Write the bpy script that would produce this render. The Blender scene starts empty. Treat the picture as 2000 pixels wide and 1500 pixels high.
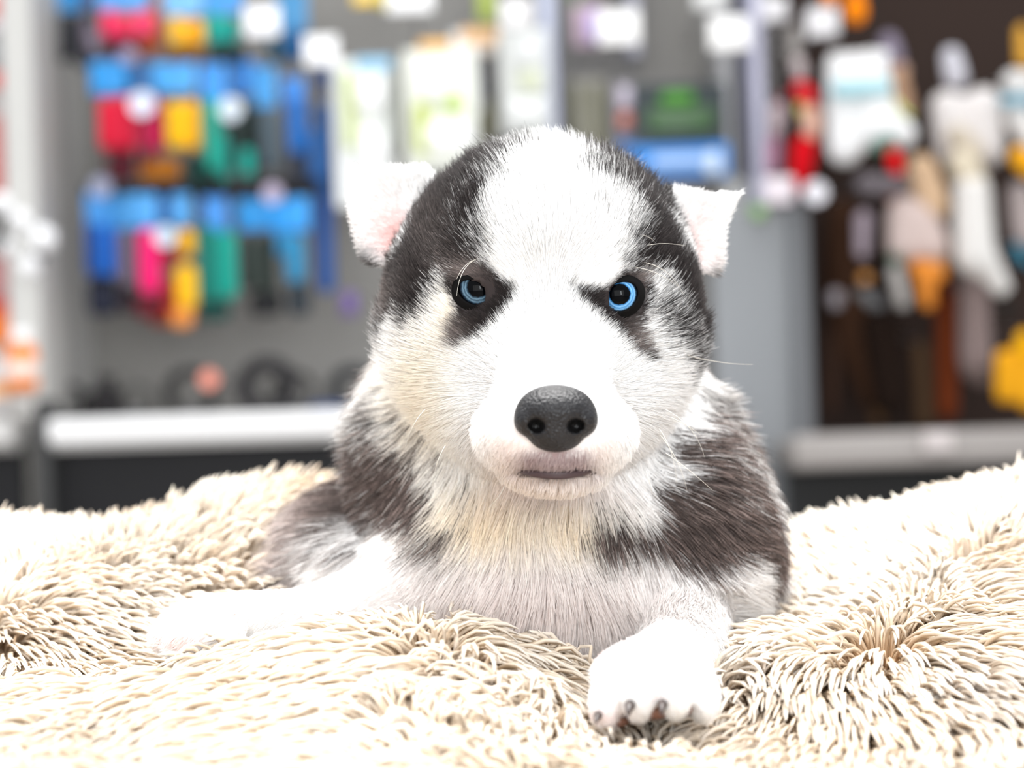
import bpy, math, random, time
import numpy as np
from mathutils import Matrix, Vector
T0 = time.time()
random.seed(7)
rng = np.random.default_rng(11)
C = bpy.context.scene.collection
S = bpy.context.scene

# ------------------------------------------------------------------ camera
ROLL = math.radians(1.9)
CR, SR = math.cos(ROLL), math.sin(ROLL)
CAM_Z = 0.262
FOC = 82.0                                   # mm on a 36 mm sensor
K = FOC / 36.0 * 2000.0                      # focal length in pixels of the 2000 px frame
cam_d = bpy.data.cameras.new('camera'); cam = bpy.data.objects.new('camera', cam_d); C.objects.link(cam)
cam.matrix_world = Matrix(((CR, SR, 0, 0), (0, 0, -1, 0), (-SR, CR, 0, CAM_Z), (0, 0, 0, 1)))
cam_d.lens = FOC; cam_d.sensor_width = 36.0; cam_d.clip_start = 0.02; cam_d.clip_end = 50
cam_d.dof.use_dof = True; cam_d.dof.focus_distance = 0.748; cam_d.dof.aperture_fstop = 7.6
S.camera = cam

# ------------------------------------------------------------------ light of the shop, plus an added fill and catchlight strip
w = bpy.data.worlds.new('world'); S.world = w; w.use_nodes = True
bg = w.node_tree.nodes['Background']; bg.inputs[0].default_value = (0.93, 0.96, 1.0, 1); bg.inputs[1].default_value = 0.8

def area(name, loc, rot, sx, sy, power, col=(1, 1, 1)):
    l = bpy.data.lights.new(name, 'AREA'); l.shape = 'RECTANGLE'; l.size = sx; l.size_y = sy
    l.energy = power; l.color = col
    o = bpy.data.objects.new(name, l); o.location = loc; o.rotation_euler = rot; C.objects.link(o)
    return o
k = area('ceiling_lamp', (-0.05, 0.92, 1.5), (math.radians(-9), 0, 0), 1.6, 0.7, 21, (1, 0.99, 0.97)); k.data.spread = math.radians(120)
area('fill_light', (0.0, -2.3, 1.0), (math.radians(80), 0, 0), 3.2, 1.8, 42, (1, 0.99, 0.985))  # added soft fill behind the camera, no window there
area('ceiling_lamp.001', (0.3, 1.7, 2.6), (math.radians(12), 0, 0), 2.4, 0.5, 16, (1, 0.98, 0.95))
area('catchlight_strip', (0.30, -0.6, 0.62), (math.radians(76), 0, math.radians(12)), 0.03, 0.5, 4.5, (0.9, 0.96, 1))  # added narrow strip, placed only for the catchlight in the eyes
S.view_settings.view_transform = 'Standard'; S.view_settings.look = 'None'
S.view_settings.gamma = 1.0; S.view_settings.use_curve_mapping = False
S.view_settings.exposure = 0.70
S.cycles.use_denoising = True
S.cycles.max_bounces = 8; S.cycles.diffuse_bounces = 4; S.cycles.transparent_max_bounces = 12
S.cycles.caustics_reflective = False; S.cycles.caustics_refractive = False

# ------------------------------------------------------------------ helpers
def lin(h):
    h = h.lstrip('#'); v = [int(h[i:i + 2], 16) / 255 for i in (0, 2, 4)]
    return tuple((c / 12.92 if c <= 0.04045 else ((c + 0.055) / 1.055) ** 2.4) for c in v)
_m = {}
def mat(col, rough=0.6, spec=0.4, grain=0.0, trans=0.0, key=None, metal=0.0, scale=60, bump=0.0):
    k = (col, rough, spec, grain, trans, metal, scale, bump)
    if k in _m: return _m[k]
    m = bpy.data.materials.new('surface'); m.use_nodes = True; nt = m.node_tree; b = nt.nodes['Principled BSDF']
    c = lin(col) if isinstance(col, str) else col
    b.inputs['Base Color'].default_value = (*c, 1); b.inputs['Roughness'].default_value = rough
    b.inputs['Specular IOR Level'].default_value = spec; b.inputs['Metallic'].default_value = metal
    if trans: b.inputs['Transmission Weight'].default_value = trans
    if grain or bump:
        tc = nt.nodes.new('ShaderNodeTexCoord'); n = nt.nodes.new('ShaderNodeTexNoise'); n.inputs['Scale'].default_value = scale
        n.inputs['Detail'].default_value = 4
        nt.links.new(tc.outputs['Object'], n.inputs['Vector'])
        if grain:
            mx = nt.nodes.new('ShaderNodeMix'); mx.data_type = 'RGBA'
            mx.inputs['A'].default_value = (*[v * (1 - grain) for v in c], 1); mx.inputs['B'].default_value = (*[min(1, v * (1 + grain)) for v in c], 1)
            nt.links.new(n.outputs['Fac'], mx.inputs['Factor']); nt.links.new(mx.outputs['Result'], b.inputs['Base Color'])
        if bump:
            bp = nt.nodes.new('ShaderNodeBump'); bp.inputs['Strength'].default_value = bump; bp.inputs['Distance'].default_value = 0.002
            nt.links.new(n.outputs['Fac'], bp.inputs['Height']); nt.links.new(bp.outputs['Normal'], b.inputs['Normal'])
    _m[k] = m
    return m
def attr_mat(attr, rough=0.6, spec=0.25, translucent=0.0, sheen=0.0):
    m = bpy.data.materials.new('fibre'); m.use_nodes = True; nt = m.node_tree; b = nt.nodes['Principled BSDF']
    a = nt.nodes.new('ShaderNodeAttribute'); a.attribute_name = attr
    nt.links.new(a.outputs['Color'], b.inputs['Base Color'])
    b.inputs['Roughness'].default_value = rough; b.inputs['Specular IOR Level'].default_value = spec
    if translucent:
        tr = nt.nodes.new('ShaderNodeBsdfTranslucent'); mx = nt.nodes.new('ShaderNodeMixShader'); mx.inputs[0].default_value = translucent
        nt.links.new(a.outputs['Color'], tr.inputs['Color'])
        nt.links.new(b.outputs[0], mx.inputs[1]); nt.links.new(tr.outputs[0], mx.inputs[2])
        nt.links.new(mx.outputs[0], nt.nodes['Material Output'].inputs['Surface'])
    return m
def np_mesh(name, verts, faces, m=None, smooth=True, colors=None, cname='fibre_color'):
    """faces: int array (n,3) or (n,4)"""
    me = bpy.data.meshes.new(name); verts = np.asarray(verts, np.float32); faces = np.asarray(faces, np.int32)
    k = faces.shape[1]; me.vertices.add(len(verts)); me.vertices.foreach_set('co', verts.ravel())
    me.loops.add(faces.size); me.loops.foreach_set('vertex_index', faces.ravel())
    me.polygons.add(len(faces)); me.polygons.foreach_set('loop_start', np.arange(0, faces.size, k, dtype=np.int32))
    me.polygons.foreach_set('loop_total', np.full(len(faces), k, np.int32))
    me.polygons.foreach_set('use_smooth', np.full(len(faces), smooth))
    if colors is not None:
        at = me.attributes.new(cname, 'FLOAT_COLOR', 'POINT')
        cc = np.ones((len(verts), 4), np.float32); cc[:, :3] = colors; at.data.foreach_set('color', cc.ravel())
    me.update(calc_edges=True)
    if m: me.materials.append(m)
    return me
def link(name, me, parent=None, loc=None, label=None, cat=None, group=None, kind=None):
    o = bpy.data.objects.new(name, me); C.objects.link(o)
    if parent: o.parent = parent
    if loc is not None: o.location = loc
    if label: o['label'] = label
    if cat: o['category'] = cat
    if group: o['group'] = group
    if kind: o['kind'] = kind
    return o
def fresnel_free_noise(P, f, seed):
    """cheap smooth noise, sum of sines; P (n,3)"""
    r = np.random.default_rng(seed); out = np.zeros(len(P))
    for i in range(7):
        v = r.normal(size=3); v *= f * r.uniform(0.6, 1.6) / np.linalg.norm(v)
        out += np.sin(P @ v + r.uniform(0, 6.28)) 
    return out / 2.6
def nrm(v): return v / np.maximum(np.linalg.norm(v, axis=-1, keepdims=True), 1e-9)

# near frame: centimetres, x right, y away from the camera (0 = 75 cm from it), z up, turned by the camera's small roll
def near2world(P):
    P = np.asarray(P, float) * 0.01
    x, y, z = P[..., 0], P[..., 1] + 0.75, P[..., 2]
    return np.stack([CR * x + SR * z, y, -SR * x + CR * z + CAM_Z], -1)
def px_of(P):                                    # pixel a near-frame point falls on (for reading markings off the coat)
    s = K / (75.0 + P[:, 1])
    return 1000 + P[:, 0] * s, 750 - P[:, 2] * s
def at_px(px, py, y):                            # near-frame point under a pixel at depth y
    s = K / (75.0 + y)
    return np.array([(px - 1000) / s, y, (750 - py) / s])
def W(px, py, D):                                # world point under a pixel at distance D metres
    x, z = (px - 1000) * D / K, (750 - py) * D / K
    return Vector((CR * x + SR * z, D, -SR * x + CR * z + CAM_Z))

# ------------------------------------------------------------------ signed distance toolbox
def sd_ell(x, y, z, c, r, rot=None):
    dx, dy, dz = x - c[0], y - c[1], z - c[2]
    if rot:                                       # rot = angle about y (image plane)
        ca, sa = math.cos(rot), math.sin(rot); dx, dz = ca * dx + sa * dz, -sa * dx + ca * dz
    k0 = np.sqrt((dx / r[0]) ** 2 + (dy / r[1]) ** 2 + (dz / r[2]) ** 2)
    k1 = np.sqrt((dx / r[0] ** 2) ** 2 + (dy / r[1] ** 2) ** 2 + (dz / r[2] ** 2) ** 2)
    return k0 * (k0 - 1) / np.maximum(k1, 1e-6)
def sd_cap(x, y, z, a, b, ra, rb):
    a = np.asarray(a, float); b = np.asarray(b, float); d = b - a; L = d @ d
    t = np.clip(((x - a[0]) * d[0] + (y - a[1]) * d[1] + (z - a[2]) * d[2]) / L, 0, 1)
    return np.sqrt((x - a[0] - t * d[0]) ** 2 + (y - a[1] - t * d[1]) ** 2 + (z - a[2] - t * d[2]) ** 2) - (ra + (rb - ra) * t)
def sd_poly(x, z, pts):
    x, z = np.broadcast_arrays(x, z)
    pts = np.asarray(pts, float); n = len(pts)
    d = np.full(x.shape, 1e18); s = np.ones(x.shape)
    for i in range(n):
        j = (i - 1) % n; vi, vj = pts[i], pts[j]; e = vj - vi
        wx, wz = x - vi[0], z - vi[1]
        t = np.clip((wx * e[0] + wz * e[1]) / (e @ e), 0, 1)
        d = np.minimum(d, (wx - e[0] * t) ** 2 + (wz - e[1] * t) ** 2)
        c1 = z >= vi[1]; c2 = z < vj[1]; c3 = e[0] * wz > e[1] * wx
        flip = (c1 & c2 & c3) | (~c1 & ~c2 & ~c3)
        s = np.where(flip, -s, s)
    return s * np.sqrt(d)
def smin(a, b, k):
    h = np.clip(0.5 + 0.5 * (b - a) / k, 0, 1)
    return b + (a - b) * h - k * h * (1 - h)
def smax(a, b, k): return -smin(-a, -b, k)
def surface_nets(f, xs, ys, zs):
    nx, ny, nz = f.shape; ins = f < 0
    acc = np.zeros((nx - 1, ny - 1, nz - 1, 3), np.float32); cnt = np.zeros((nx - 1, ny - 1, nz - 1), np.float32)
    ax = [xs.astype(np.float32), ys.astype(np.float32), zs.astype(np.float32)]
    corners = [(i, j, k) for i in (0, 1) for j in (0, 1) for k in (0, 1)]
    def sl(o): return f[o[0]:nx - 1 + o[0], o[1]:ny - 1 + o[1], o[2]:nz - 1 + o[2]]
    some = np.zeros(cnt.shape, bool); allin = np.ones(cnt.shape, bool)
    for o in corners:
        i_ = sl(o) < 0; some |= i_; allin &= i_
    act = np.argwhere(some & ~allin)
    P = np.zeros((len(act), 3)); N = np.zeros(len(act))
    for d in range(3):
        for o in corners:
            if o[d]: continue
            o2 = list(o); o2[d] = 1
            A = act + np.array(o); B = act + np.array(o2)
            fa = f[A[:, 0], A[:, 1], A[:, 2]]; fb = f[B[:, 0], B[:, 1], B[:, 2]]
            m = (fa < 0) != (fb < 0); t = np.where(m, fa / np.where(m, fa - fb, 1), 0)
            pa = np.stack([ax[q][A[:, q]] for q in range(3)], 1); pb = np.stack([ax[q][B[:, q]] for q in range(3)], 1)
            P += np.where(m[:, None], pa + (pb - pa) * t[:, None], 0); N += m
    P /= N[:, None]
    idx = np.full(cnt.shape, -1, np.int64); idx[act[:, 0], act[:, 1], act[:, 2]] = np.arange(len(act))
    quads = []
    for d in range(3):
        sa = [slice(0, n) for n in f.shape]; sb = [slice(0, n) for n in f.shape]
        sa[d] = slice(0, f.shape[d] - 1); sb[d] = slice(1, f.shape[d])
        ca = ins[tuple(sa)]; cb = ins[tuple(sb)]
        e = np.argwhere(ca != cb); u, v = (d + 1) % 3, (d + 2) % 3
        ok = (e[:, u] > 0) & (e[:, v] > 0) & (e[:, u] < f.shape[u] - 1) & (e[:, v] < f.shape[v] - 1); e = e[ok]
        flip = ~ca[e[:, 0], e[:, 1], e[:, 2]]
        def at(du, dv):
            q = e.copy(); q[:, u] += du; q[:, v] += dv; return idx[q[:, 0], q[:, 1], q[:, 2]]
        Q = np.stack([at(-1, -1), at(0, -1), at(0, 0), at(-1, 0)], 1)
        Q[flip] = Q[flip][:, ::-1]; quads.append(Q)
    return P, np.concatenate(quads)
def vnormals(V, F):
    n = np.cross(V[F[:, 2]] - V[F[:, 0]], V[F[:, 3]] - V[F[:, 1]]) if F.shape[1] == 4 else np.cross(V[F[:, 1]] - V[F[:, 0]], V[F[:, 2]] - V[F[:, 0]])
    out = np.zeros_like(V)
    for i in range(F.shape[1]):
        for a in range(3): out[:, a] += np.bincount(F[:, i], n[:, a], len(V))
    return nrm(out)
# ================================================================== the puppy
EYES = [dict(c=at_px(934, 568, 1.05), w=0.66, hu=0.30, hl=0.48, tilt=-0.20, iris='l'),
        dict(c=at_px(1208, 578, 1.0), w=0.60, hu=0.38, hl=0.50, tilt=0.38, iris='r')]
def ear_pts(l, y): return [tuple(at_px(a, b, y)[[0, 2]]) for a, b in l]
EAR_L = ear_pts([(690, 312), (760, 322), (850, 326), (880, 420), (820, 500), (770, 530), (712, 522), (694, 470), (682, 410), (680, 350)], 5)
EAR_R = ear_pts([(1462, 370), (1380, 374), (1290, 362), (1300, 470), (1350, 530), (1395, 545), (1412, 525), (1420, 450), (1440, 400)], 5)
def g_head(x, y, z):
    d = sd_ell(x, y, z, (1.08, 4.6, 3.5), (4.9, 4.9, 4.1))
    d = smin(d, sd_ell(x, y, z, (1.1, 2.2, 4.9), (2.9, 3.0, 2.3)), 1.2)
    for sx in (-1, 1):
        d = smin(d, sd_ell(x, y, z, (1.03 + sx * 2.75, 3.9, 1.7), (2.35, 3.0, 3.0)), 1.2)
        d = smin(d, sd_ell(x, y, z, (1.12 + sx * 1.9, 1.6, 4.15), (1.5, 1.1, 0.62), -sx * 0.25), 0.6)      # brow
    d = smin(d, sd_ell(x, y, z, (1.15, 3.2, -0.7), (3.5, 3.6, 2.5)), 1.3)
    d = smin(d, sd_cap(x, y, z, (1.2, 1.6, 1.7), (1.33, -2.6, -0.75), 1.95, 1.5), 1.3)      # muzzle bridge
    for sx in (-1, 1):
        d = smin(d, sd_ell(x, y, z, (1.33 + sx * 1.0, -1.7, -1.5), (1.45, 2.35, 1.25)), 0.7)  # lips
    d = smin(d, sd_ell(x, y, z, (1.33, -3.2, -1.9), (0.9, 0.9, 0.75)), 0.5)
    d = smin(d, sd_ell(x, y, z, (1.36, -1.0, -2.65), (1.7, 1.8, 0.75)), 0.45)               # chin
    # line of the mouth
    zz = -2.78 + 0.10 * ((x - 1.35) / 1.2) ** 2
    slit = np.maximum(np.abs(z - zz) - 0.04, np.abs(x - 1.35) - 1.3)
    slit = np.maximum(slit, y + 1.6)
    d = smax(d, -slit, 0.12)
    for e in EYES:
        c = e['c']; d = smax(d, -sd_ell(x, y, z, (c[0], c[1], c[2] + (e['hu'] - e['hl']) / 2), (e['w'] + 0.17, 0.95, (e['hu'] + e['hl']) / 2 + 0.19), e['tilt']), 0.1)
    return d
def g_ears(x, y, z):
    out = None
    for pts, cx in ((EAR_L, -1), (EAR_R, 1)):
        p = sd_poly(x, z, pts) + 0.10
        y0 = 5.0 + 0.10 * (z - 5.5) + (0.55 * np.clip(np.abs(x - 1.05) - 4.4, -1.5, 2.6) * 0.35) - 0.5 * np.exp(p * 1.1) + 0.3
        pl = smax(p, np.abs(y - y0) - 0.17, 0.25)
        out = pl if out is None else np.minimum(out, pl)
    return out
def g_trunk(x, y, z):
    d = sd_cap(x, y, z, (1.1, 6.2, 0.5), (1.3, 7.5, -5.5), 3.7, 5.0)
    d = smin(d, sd_ell(x, y, z, (1.3, 6.8, -6.5), (5.4, 4.6, 4.0)), 1.2)
    d = smin(d, sd_ell(x, y, z, (1.5, 9.6, -2.2), (5.6, 4.4, 5.2)), 1.2)
    d = smin(d, sd_ell(x, y, z, (6.0, 7.6, -5.5), (2.65, 3.8, 3.8)), 1.3)
    d = smin(d, sd_ell(x, y, z, (3.4, 15.5, -4.7), (5.3, 9.0, 4.9)), 1.5)
    d = smin(d, sd_ell(x, y, z, (-3.7, 13.5, -6.9), (4.6, 6.0, 3.0)), 1.3)
    d = smin(d, sd_ell(x, y, z, (-2.1, 9.8, -2.2), (2.8, 3.4, 4.4)), 1.3)
    d = smin(d, sd_ell(x, y, z, (2.5, 23, -6.2), (5.5, 5.5, 4.2)), 1.5)
    d = smin(d, sd_cap(x, y, z, (2.5, 27, -7), (8.5, 29, -8.3), 1.6, 1.0), 0.9)
    return d
TOES_R = [(2.72, -8.1, -9.15, .52, .95, .80), (3.60, -8.8, -8.7, .56, 1.05, .92), (4.60, -8.8, -8.65, .56, 1.05, .90), (5.46, -8.1, -8.95, .50, .95, .78)]
TOES_L = [(-10.95, -0.3, -8.05, .5, .75, .55), (-10.4, -1.0, -8.05, .55, .85, .6), (-9.65, -1.15, -8.0, .55, .85, .6), (-9.0, -0.6, -8.05, .5, .75, .55)]
def g_legs(x, y, z):
    d = sd_cap(x, y, z, (-2.6, 6.2, -7.2), (-6.0, 3.8, -8.0), 2.2, 1.25)
    d = smin(d, sd_cap(x, y, z, (-6.0, 3.8, -8.0), (-9.8, 1.6, -7.95), 1.1, 0.95), 0.6)
    d = smin(d, sd_ell(x, y, z, (-10.0, 0.6, -7.9), (1.35, 1.4, 0.85)), 0.4)
    for t in TOES_L: d = smin(d, sd_ell(x, y, z, t[:3], t[3:]), 0.12)
    e = sd_cap(x, y, z, (5.4, 6.0, -7.2), (5.6, 2.0, -8.9), 2.1, 1.3)
    e = smin(e, sd_cap(x, y, z, (5.6, 2.0, -9.0), (4.3, -5.0, -8.75), 1.2, 1.2), 0.6)
    e = smin(e, sd_ell(x, y, z, (4.15, -6.0, -8.6), (1.75, 1.7, 1.0)), 0.5)
    for t in TOES_R: e = smin(e, sd_ell(x, y, z, t[:3], t[3:]), 0.06)
    h = sd_ell(x, y, z, (9.3, 17, -8.3), (1.9, 3.6, 1.6))       # hind foot behind
    return np.minimum(np.minimum(d, e), h)
def dog_sdf(x, y, z, parts=False):
    gh, ge, gt, gl = g_head(x, y, z), g_ears(x, y, z), g_trunk(x, y, z), g_legs(x, y, z)
    d = smin(gh, ge, 0.35)
    d = smin(d, gt, 0.7); d = smin(d, gl, 0.8)
    return (d, gh, ge, gt, gl) if parts else d
xs = np.arange(-13.2, 11.6, 0.155)
ys = np.concatenate([np.arange(-10.4, 8.5, 0.15), np.linspace(8.5, 31.5, 60)[1:]])
zs = np.arange(-11.2, 9.6, 0.15)
f = dog_sdf(xs[:, None, None], ys[None, :, None], zs[None, None, :])
DV, DF = surface_nets(f.astype(np.float32), xs, ys, zs)
del f
DN = vnormals(DV, DF)
print('dog mesh', len(DV), round(time.time() - T0, 1))

# ---- markings of the coat, as closed outlines on the animal seen from the front
def mask(P, poly, soft, nz=None):
    px, py = px_of(P)
    d = sd_poly(px, py, poly)
    if nz is not None: d = d + nz
    return np.clip(0.5 - d / soft, 0, 1)
M_HL = [(1052, 225), (1038, 300), (1000, 348), (955, 395), (932, 435), (931, 480), (944, 512), (930, 535), (885, 560), (872, 556), (858, 575), (840, 605), (805, 640), (775, 655), (755, 720), (700, 720), (660, 540), (740, 490), (785, 460), (800, 400), (808, 320), (820, 220), (900, 180), (1000, 200)]
M_HR = [(1084, 225), (1102, 298), (1150, 342), (1204, 392), (1245, 430), (1240, 480), (1226, 515), (1262, 544), (1286, 542), (1290, 590), (1300, 640), (1325, 685), (1352, 740), (1420, 740), (1430, 540), (1345, 500), (1315, 420), (1300, 350), (1290, 260), (1200, 190), (1100, 200)]
M_EL = [(925, 512), (955, 516), (985, 545), (1014, 572), (1008, 598), (985, 622), (958, 645), (935, 668), (905, 684), (882, 676), (880, 645), (890, 615), (880, 585), (868, 560), (880, 530)]
M_ER = [(1108, 568), (1150, 572), (1182, 560), (1222, 526), (1262, 535), (1268, 565), (1262, 600), (1246, 635), (1252, 670), (1258, 702), (1230, 685), (1205, 650), (1180, 625), (1155, 605), (1128, 592)]
M_DL = [(640, 560), (745, 640), (775, 760), (815, 840), (855, 890), (890, 950), (900, 1005), (872, 1050), (800, 1020), (745, 1000), (690, 960), (620, 900)]
M_DR = [(1330, 800), (1380, 740), (1600, 640), (1640, 1180), (1500, 1150), (1455, 1098), (1385, 1092), (1310, 1118), (1285, 1065), (1225, 1048), (1160, 1035), (1190, 1000), (1250, 965), (1290, 890)]
WHITE = np.array([0.95, 0.94, 0.93]); DARK = np.array([0.013, 0.0105, 0.0105]); BROWN = np.array([0.068, 0.052, 0.047]); SILVER = np.array([0.62, 0.60, 0.58])
CREAM = np.array([0.93, 0.80, 0.60]); BLUSH = np.array([0.90, 0.80, 0.755]); PINK = np.array([0.86, 0.60, 0.57])
def lerp(a, b, t): return a + (b - a) * t[:, None]
def coat(P, n_hair=True):
    """root and tip colour and dark amount for points on the dog"""
    n = len(P); px, py = px_of(P)
    d, gh, ge, gt, gl = dog_sdf(P[:, 0], P[:, 1], P[:, 2], True)
    grp = np.argmin(np.stack([gh, ge, gt, gl]), 0)
    nz = fresnel_free_noise(P, 3.2, 5) * 9 + (rng.normal(size=n) * 9 if n_hair else 0)
    dk = np.zeros(n)
    head = grp == 0; ear = grp == 1; trunk = grp == 2; leg = grp == 3
    inhead = (P[:, 1] < 8)
    hl = np.maximum(mask(P, M_HL, 34, nz * 1.6), mask(P, M_HR, 34, nz * 1.6))
    el = np.maximum(mask(P, M_EL, 14, nz * 0.45), mask(P, M_ER, 14, nz * 0.45))
    hd = np.maximum(hl, el)
    hd = np.where(P[:, 1] > 5.6, 1, hd)
    hd = np.where((P[:, 2] < 0.5) & (P[:, 1] > 5.6), 0.7, hd)
    dk = np.where(head, hd, dk)
    root = np.repeat(WHITE[None], n, 0); tip = root.copy()
    # creamy and rosy tints
    g = lambda cx, cy, rx, ry: np.exp(-(((px - cx) / rx) ** 2 + ((py - cy) / ry) ** 2))
    cr = np.clip(0.55 * g(845, 780, 55, 130) + 0.9 * g(960, 985, 110, 60) + 0.75 * g(1130, 1000, 70, 40) + 0.35 * g(885, 610, 25, 60), 0, 1)
    bl = np.clip(0.8 * g(1050, 1150, 300, 110) * (py > 960) + 0.75 * g(1000, 880, 55, 60) + 0.5 * g(1170, 880, 35, 45) + 0.6 * g(1085, 950, 120, 22), 0, 1)
    root = lerp(root, CREAM, cr); tip = lerp(tip, CREAM * 1.02, cr * 0.9)
    root = lerp(root, BLUSH * np.array([.93, .9, .9]), bl); tip = lerp(tip, BLUSH, bl * 0.8)
    lip = np.clip(1.3 * np.exp(-(((px - 1085) / 72) ** 4 + ((py - 903) / 26) ** 4)), 0, 1) * head * (P[:, 1] < -2)
    root = lerp(root, np.array([0.30, 0.21, 0.22]), lip * 0.95); tip = lerp(tip, np.array([0.50, 0.38, 0.38]), lip * 0.8)
    # pink inside the ears, dark rim on the upper edge and the back of the ear
    back = ear & (P[:, 1] > 5.55 + 0.10 * (P[:, 2] - 5.5))
    pk = np.clip(1.0 * g(785, 462, 36, 36) + 0.25 * g(745, 430, 40, 60) + 0.45 * g(1352, 470, 30, 45) + 0.15 * g(1390, 500, 25, 40), 0, 1) * ear
    root = lerp(root, PINK, pk); tip = lerp(tip, PINK * 1.15, pk * 0.8)
    rim = np.clip(np.exp(-((py - 322) / 7.0) ** 2) * (px < 850) + 0.35 * np.exp(-((py - 366) / 6.0) ** 2) * (px > 1290), 0, 1) * ear
    dk = np.where(ear, np.maximum(np.where(back & (rng.random(n) < 0.5), 0.8, 0), rim * 0.9), dk)
    base = np.clip(g(712, 535, 42, 34) * 2 + g(1400, 560, 30, 30) * 2 + (px > 862) * (px < 900) * (py < 470) * 1.0 + (px < 1312) * (px > 1240) * 1.0, 0, 1) * ear
    dk = np.maximum(dk, base * 0.95)
    # trunk: dark bands both sides of the white chest, grey brown back
    td = np.maximum(mask(P, M_DL, 40, nz * 2.2), mask(P, M_DR, 36, nz * 2.2))
    td = np.maximum(td, mask(P, [(500, 1180), (530, 1050), (610, 940), (720, 900), (735, 985), (720, 1050), (650, 1090), (610, 1140)], 40, nz * 2))
    flank = np.clip((P[:, 1] - 8.3) / 1.5, 0, 1) 
    chestw = mask(P, [(700, 985), (800, 1010), (860, 1060), (1140, 1060), (1180, 1040), (1290, 1075), (1310, 1120), (1380, 1095), (1455, 1100), (1500, 1300), (700, 1300)], 40, nz * 2)
    td = np.maximum(td, flank * (1 - chestw * (P[:, 1] < 8.8)))
    dk = np.where(trunk, td, dk)
    legd = np.clip((P[:, 1] - 5.0) / 2, 0, 1) * (px > 1420) + (P[:, 1] > 12)
    dk = np.where(leg, np.clip(legd, 0, 1), dk)
    pinkpaw = np.clip(g(340, 1250, 50, 14) * 1.2 + g(455, 1205, 12, 30) + g(1182, 1310, 9, 45) + g(1278, 1310, 9, 45) + g(1170, 1400, 60, 25) * .5 + g(1315, 1340, 30, 20) * .6, 0, 1) * leg
    root = lerp(root, PINK, pinkpaw * .7); tip = lerp(tip, PINK * 1.2, pinkpaw * .55)
    # dark hair: head nearly black, body brown grey with silver bands, silver ruff at the sides
    dr = np.where((head | ear)[:, None], DARK, BROWN * 0.8); dt = np.where((head | ear)[:, None], DARK * 1.8 + BROWN * 0.22, BROWN * 2.1)
    brow = np.clip(g(905, 528, 38, 18) + g(1255, 542, 18, 14) + g(895, 660, 28, 30) + g(1240, 665, 26, 35) + g(735, 590, 45, 60) * .9 + g(1392, 600, 25, 70) * .7 + g(850, 480, 50, 60) * .25, 0, 1) * (head | ear)
    dr = lerp(dr, np.array([.13, .105, .10]), brow); dt = lerp(dt, np.array([.34, .29, .27]), brow)
    sil = np.clip(1.3 * mask(P, [(1360, 640), (1392, 780), (1440, 900), (1500, 975), (1560, 1010), (1700, 1000), (1650, 600)], 50, nz * 3) + 1.0 * mask(P, [(600, 560), (735, 600), (748, 760), (735, 850), (690, 900), (600, 900)], 40, nz * 3), 0, 1) * trunk
    dr = lerp(dr, SILVER * 0.42, sil); dt = lerp(dt, SILVER * 1.25, sil)
    haunch = np.clip((700 - px) / 60, 0, 1) * (py > 930) * trunk
    dr = lerp(dr, np.array([.17, .135, .125]), haunch); dt = lerp(dt, np.array([.42, .36, .34]), haunch)
    root = lerp(root, dr, dk) if False else root * (1 - dk[:, None]) + dr * dk[:, None]
    tip = tip * (1 - dk[:, None]) + dt * dk[:, None]
    return root, tip, dk, grp

ORIGIN = near2world(np.array([2.0, 10.0, -9.4]))
dog = link('puppy', None, None, ORIGIN, 'black and white husky puppy with blue eyes lying on the shaggy bed', 'puppy')
def L(P): return near2world(P) - ORIGIN
r_, t_, dk_, grp_ = coat(DV, False)
skin = np.clip(r_ * 0.8 + np.array([.008, .004, .004]), 0, 1)
# bare skin: pads and lips darker
pyx, pyy = px_of(DV)
lipm = np.clip(1.6 - np.abs(DV[:, 2] + 2.78) / 0.13, 0, 1) * (np.abs(DV[:, 0] - 1.35) < 1.35) * (DV[:, 1] < -1)
skin = lerp(skin, np.array([.035, .022, .024]), lipm)
nm_ = np.clip((1.0 - ((pyx - 1087) / 74) ** 2 - ((pyy - 812) / 60) ** 2) * 4, 0, 1) * (DV[:, 1] < -2)
skin = lerp(skin, np.array([.001, .001, .001]), nm_)  # skin behind the nose painted black, shade for the nostril hollows
body = link('body', np_mesh('body', L(DV), DF[:, ::-1] if False else DF, attr_mat('fibre_color', 0.6, 0.3), True, skin), dog)

# ---- fur
def scatter(V, F, N, dens, n):
    tri = np.concatenate([F[:, [0, 1, 2]], F[:, [0, 2, 3]]]) if F.shape[1] == 4 else F
    A = V[tri[:, 0]]; B = V[tri[:, 1]]; Cc = V[tri[:, 2]]
    ar = 0.5 * np.linalg.norm(np.cross(B - A, Cc - A), axis=1) * dens[tri].mean(1)
    cs = np.cumsum(ar); pick = np.searchsorted(cs, rng.random(n) * cs[-1]); pick = np.minimum(pick, len(tri) - 1)
    u, v = rng.random(n), rng.random(n); m = u + v > 1; u[m], v[m] = 1 - u[m], 1 - v[m]
    t = tri[pick]; wgt = np.stack([1 - u - v, u, v], 1)
    return (V[t] * wgt[..., None]).sum(1), nrm((N[t] * wgt[..., None]).sum(1))
def clump(P, tips, cell, amt, off=0.0):
    key = np.floor((P + off) / cell).astype(np.int64); key = key[:, 0] * 1000003 + key[:, 1] * 10007 + key[:, 2]
    _, inv = np.unique(key, return_inverse=True); inv = inv.ravel(); cnt = np.bincount(inv)
    mean = np.stack([np.bincount(inv, tips[:, a]) / cnt for a in range(3)], 1)
    return (mean[inv] - tips) * (amt if np.isscalar(amt) else amt[:, None])
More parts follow.
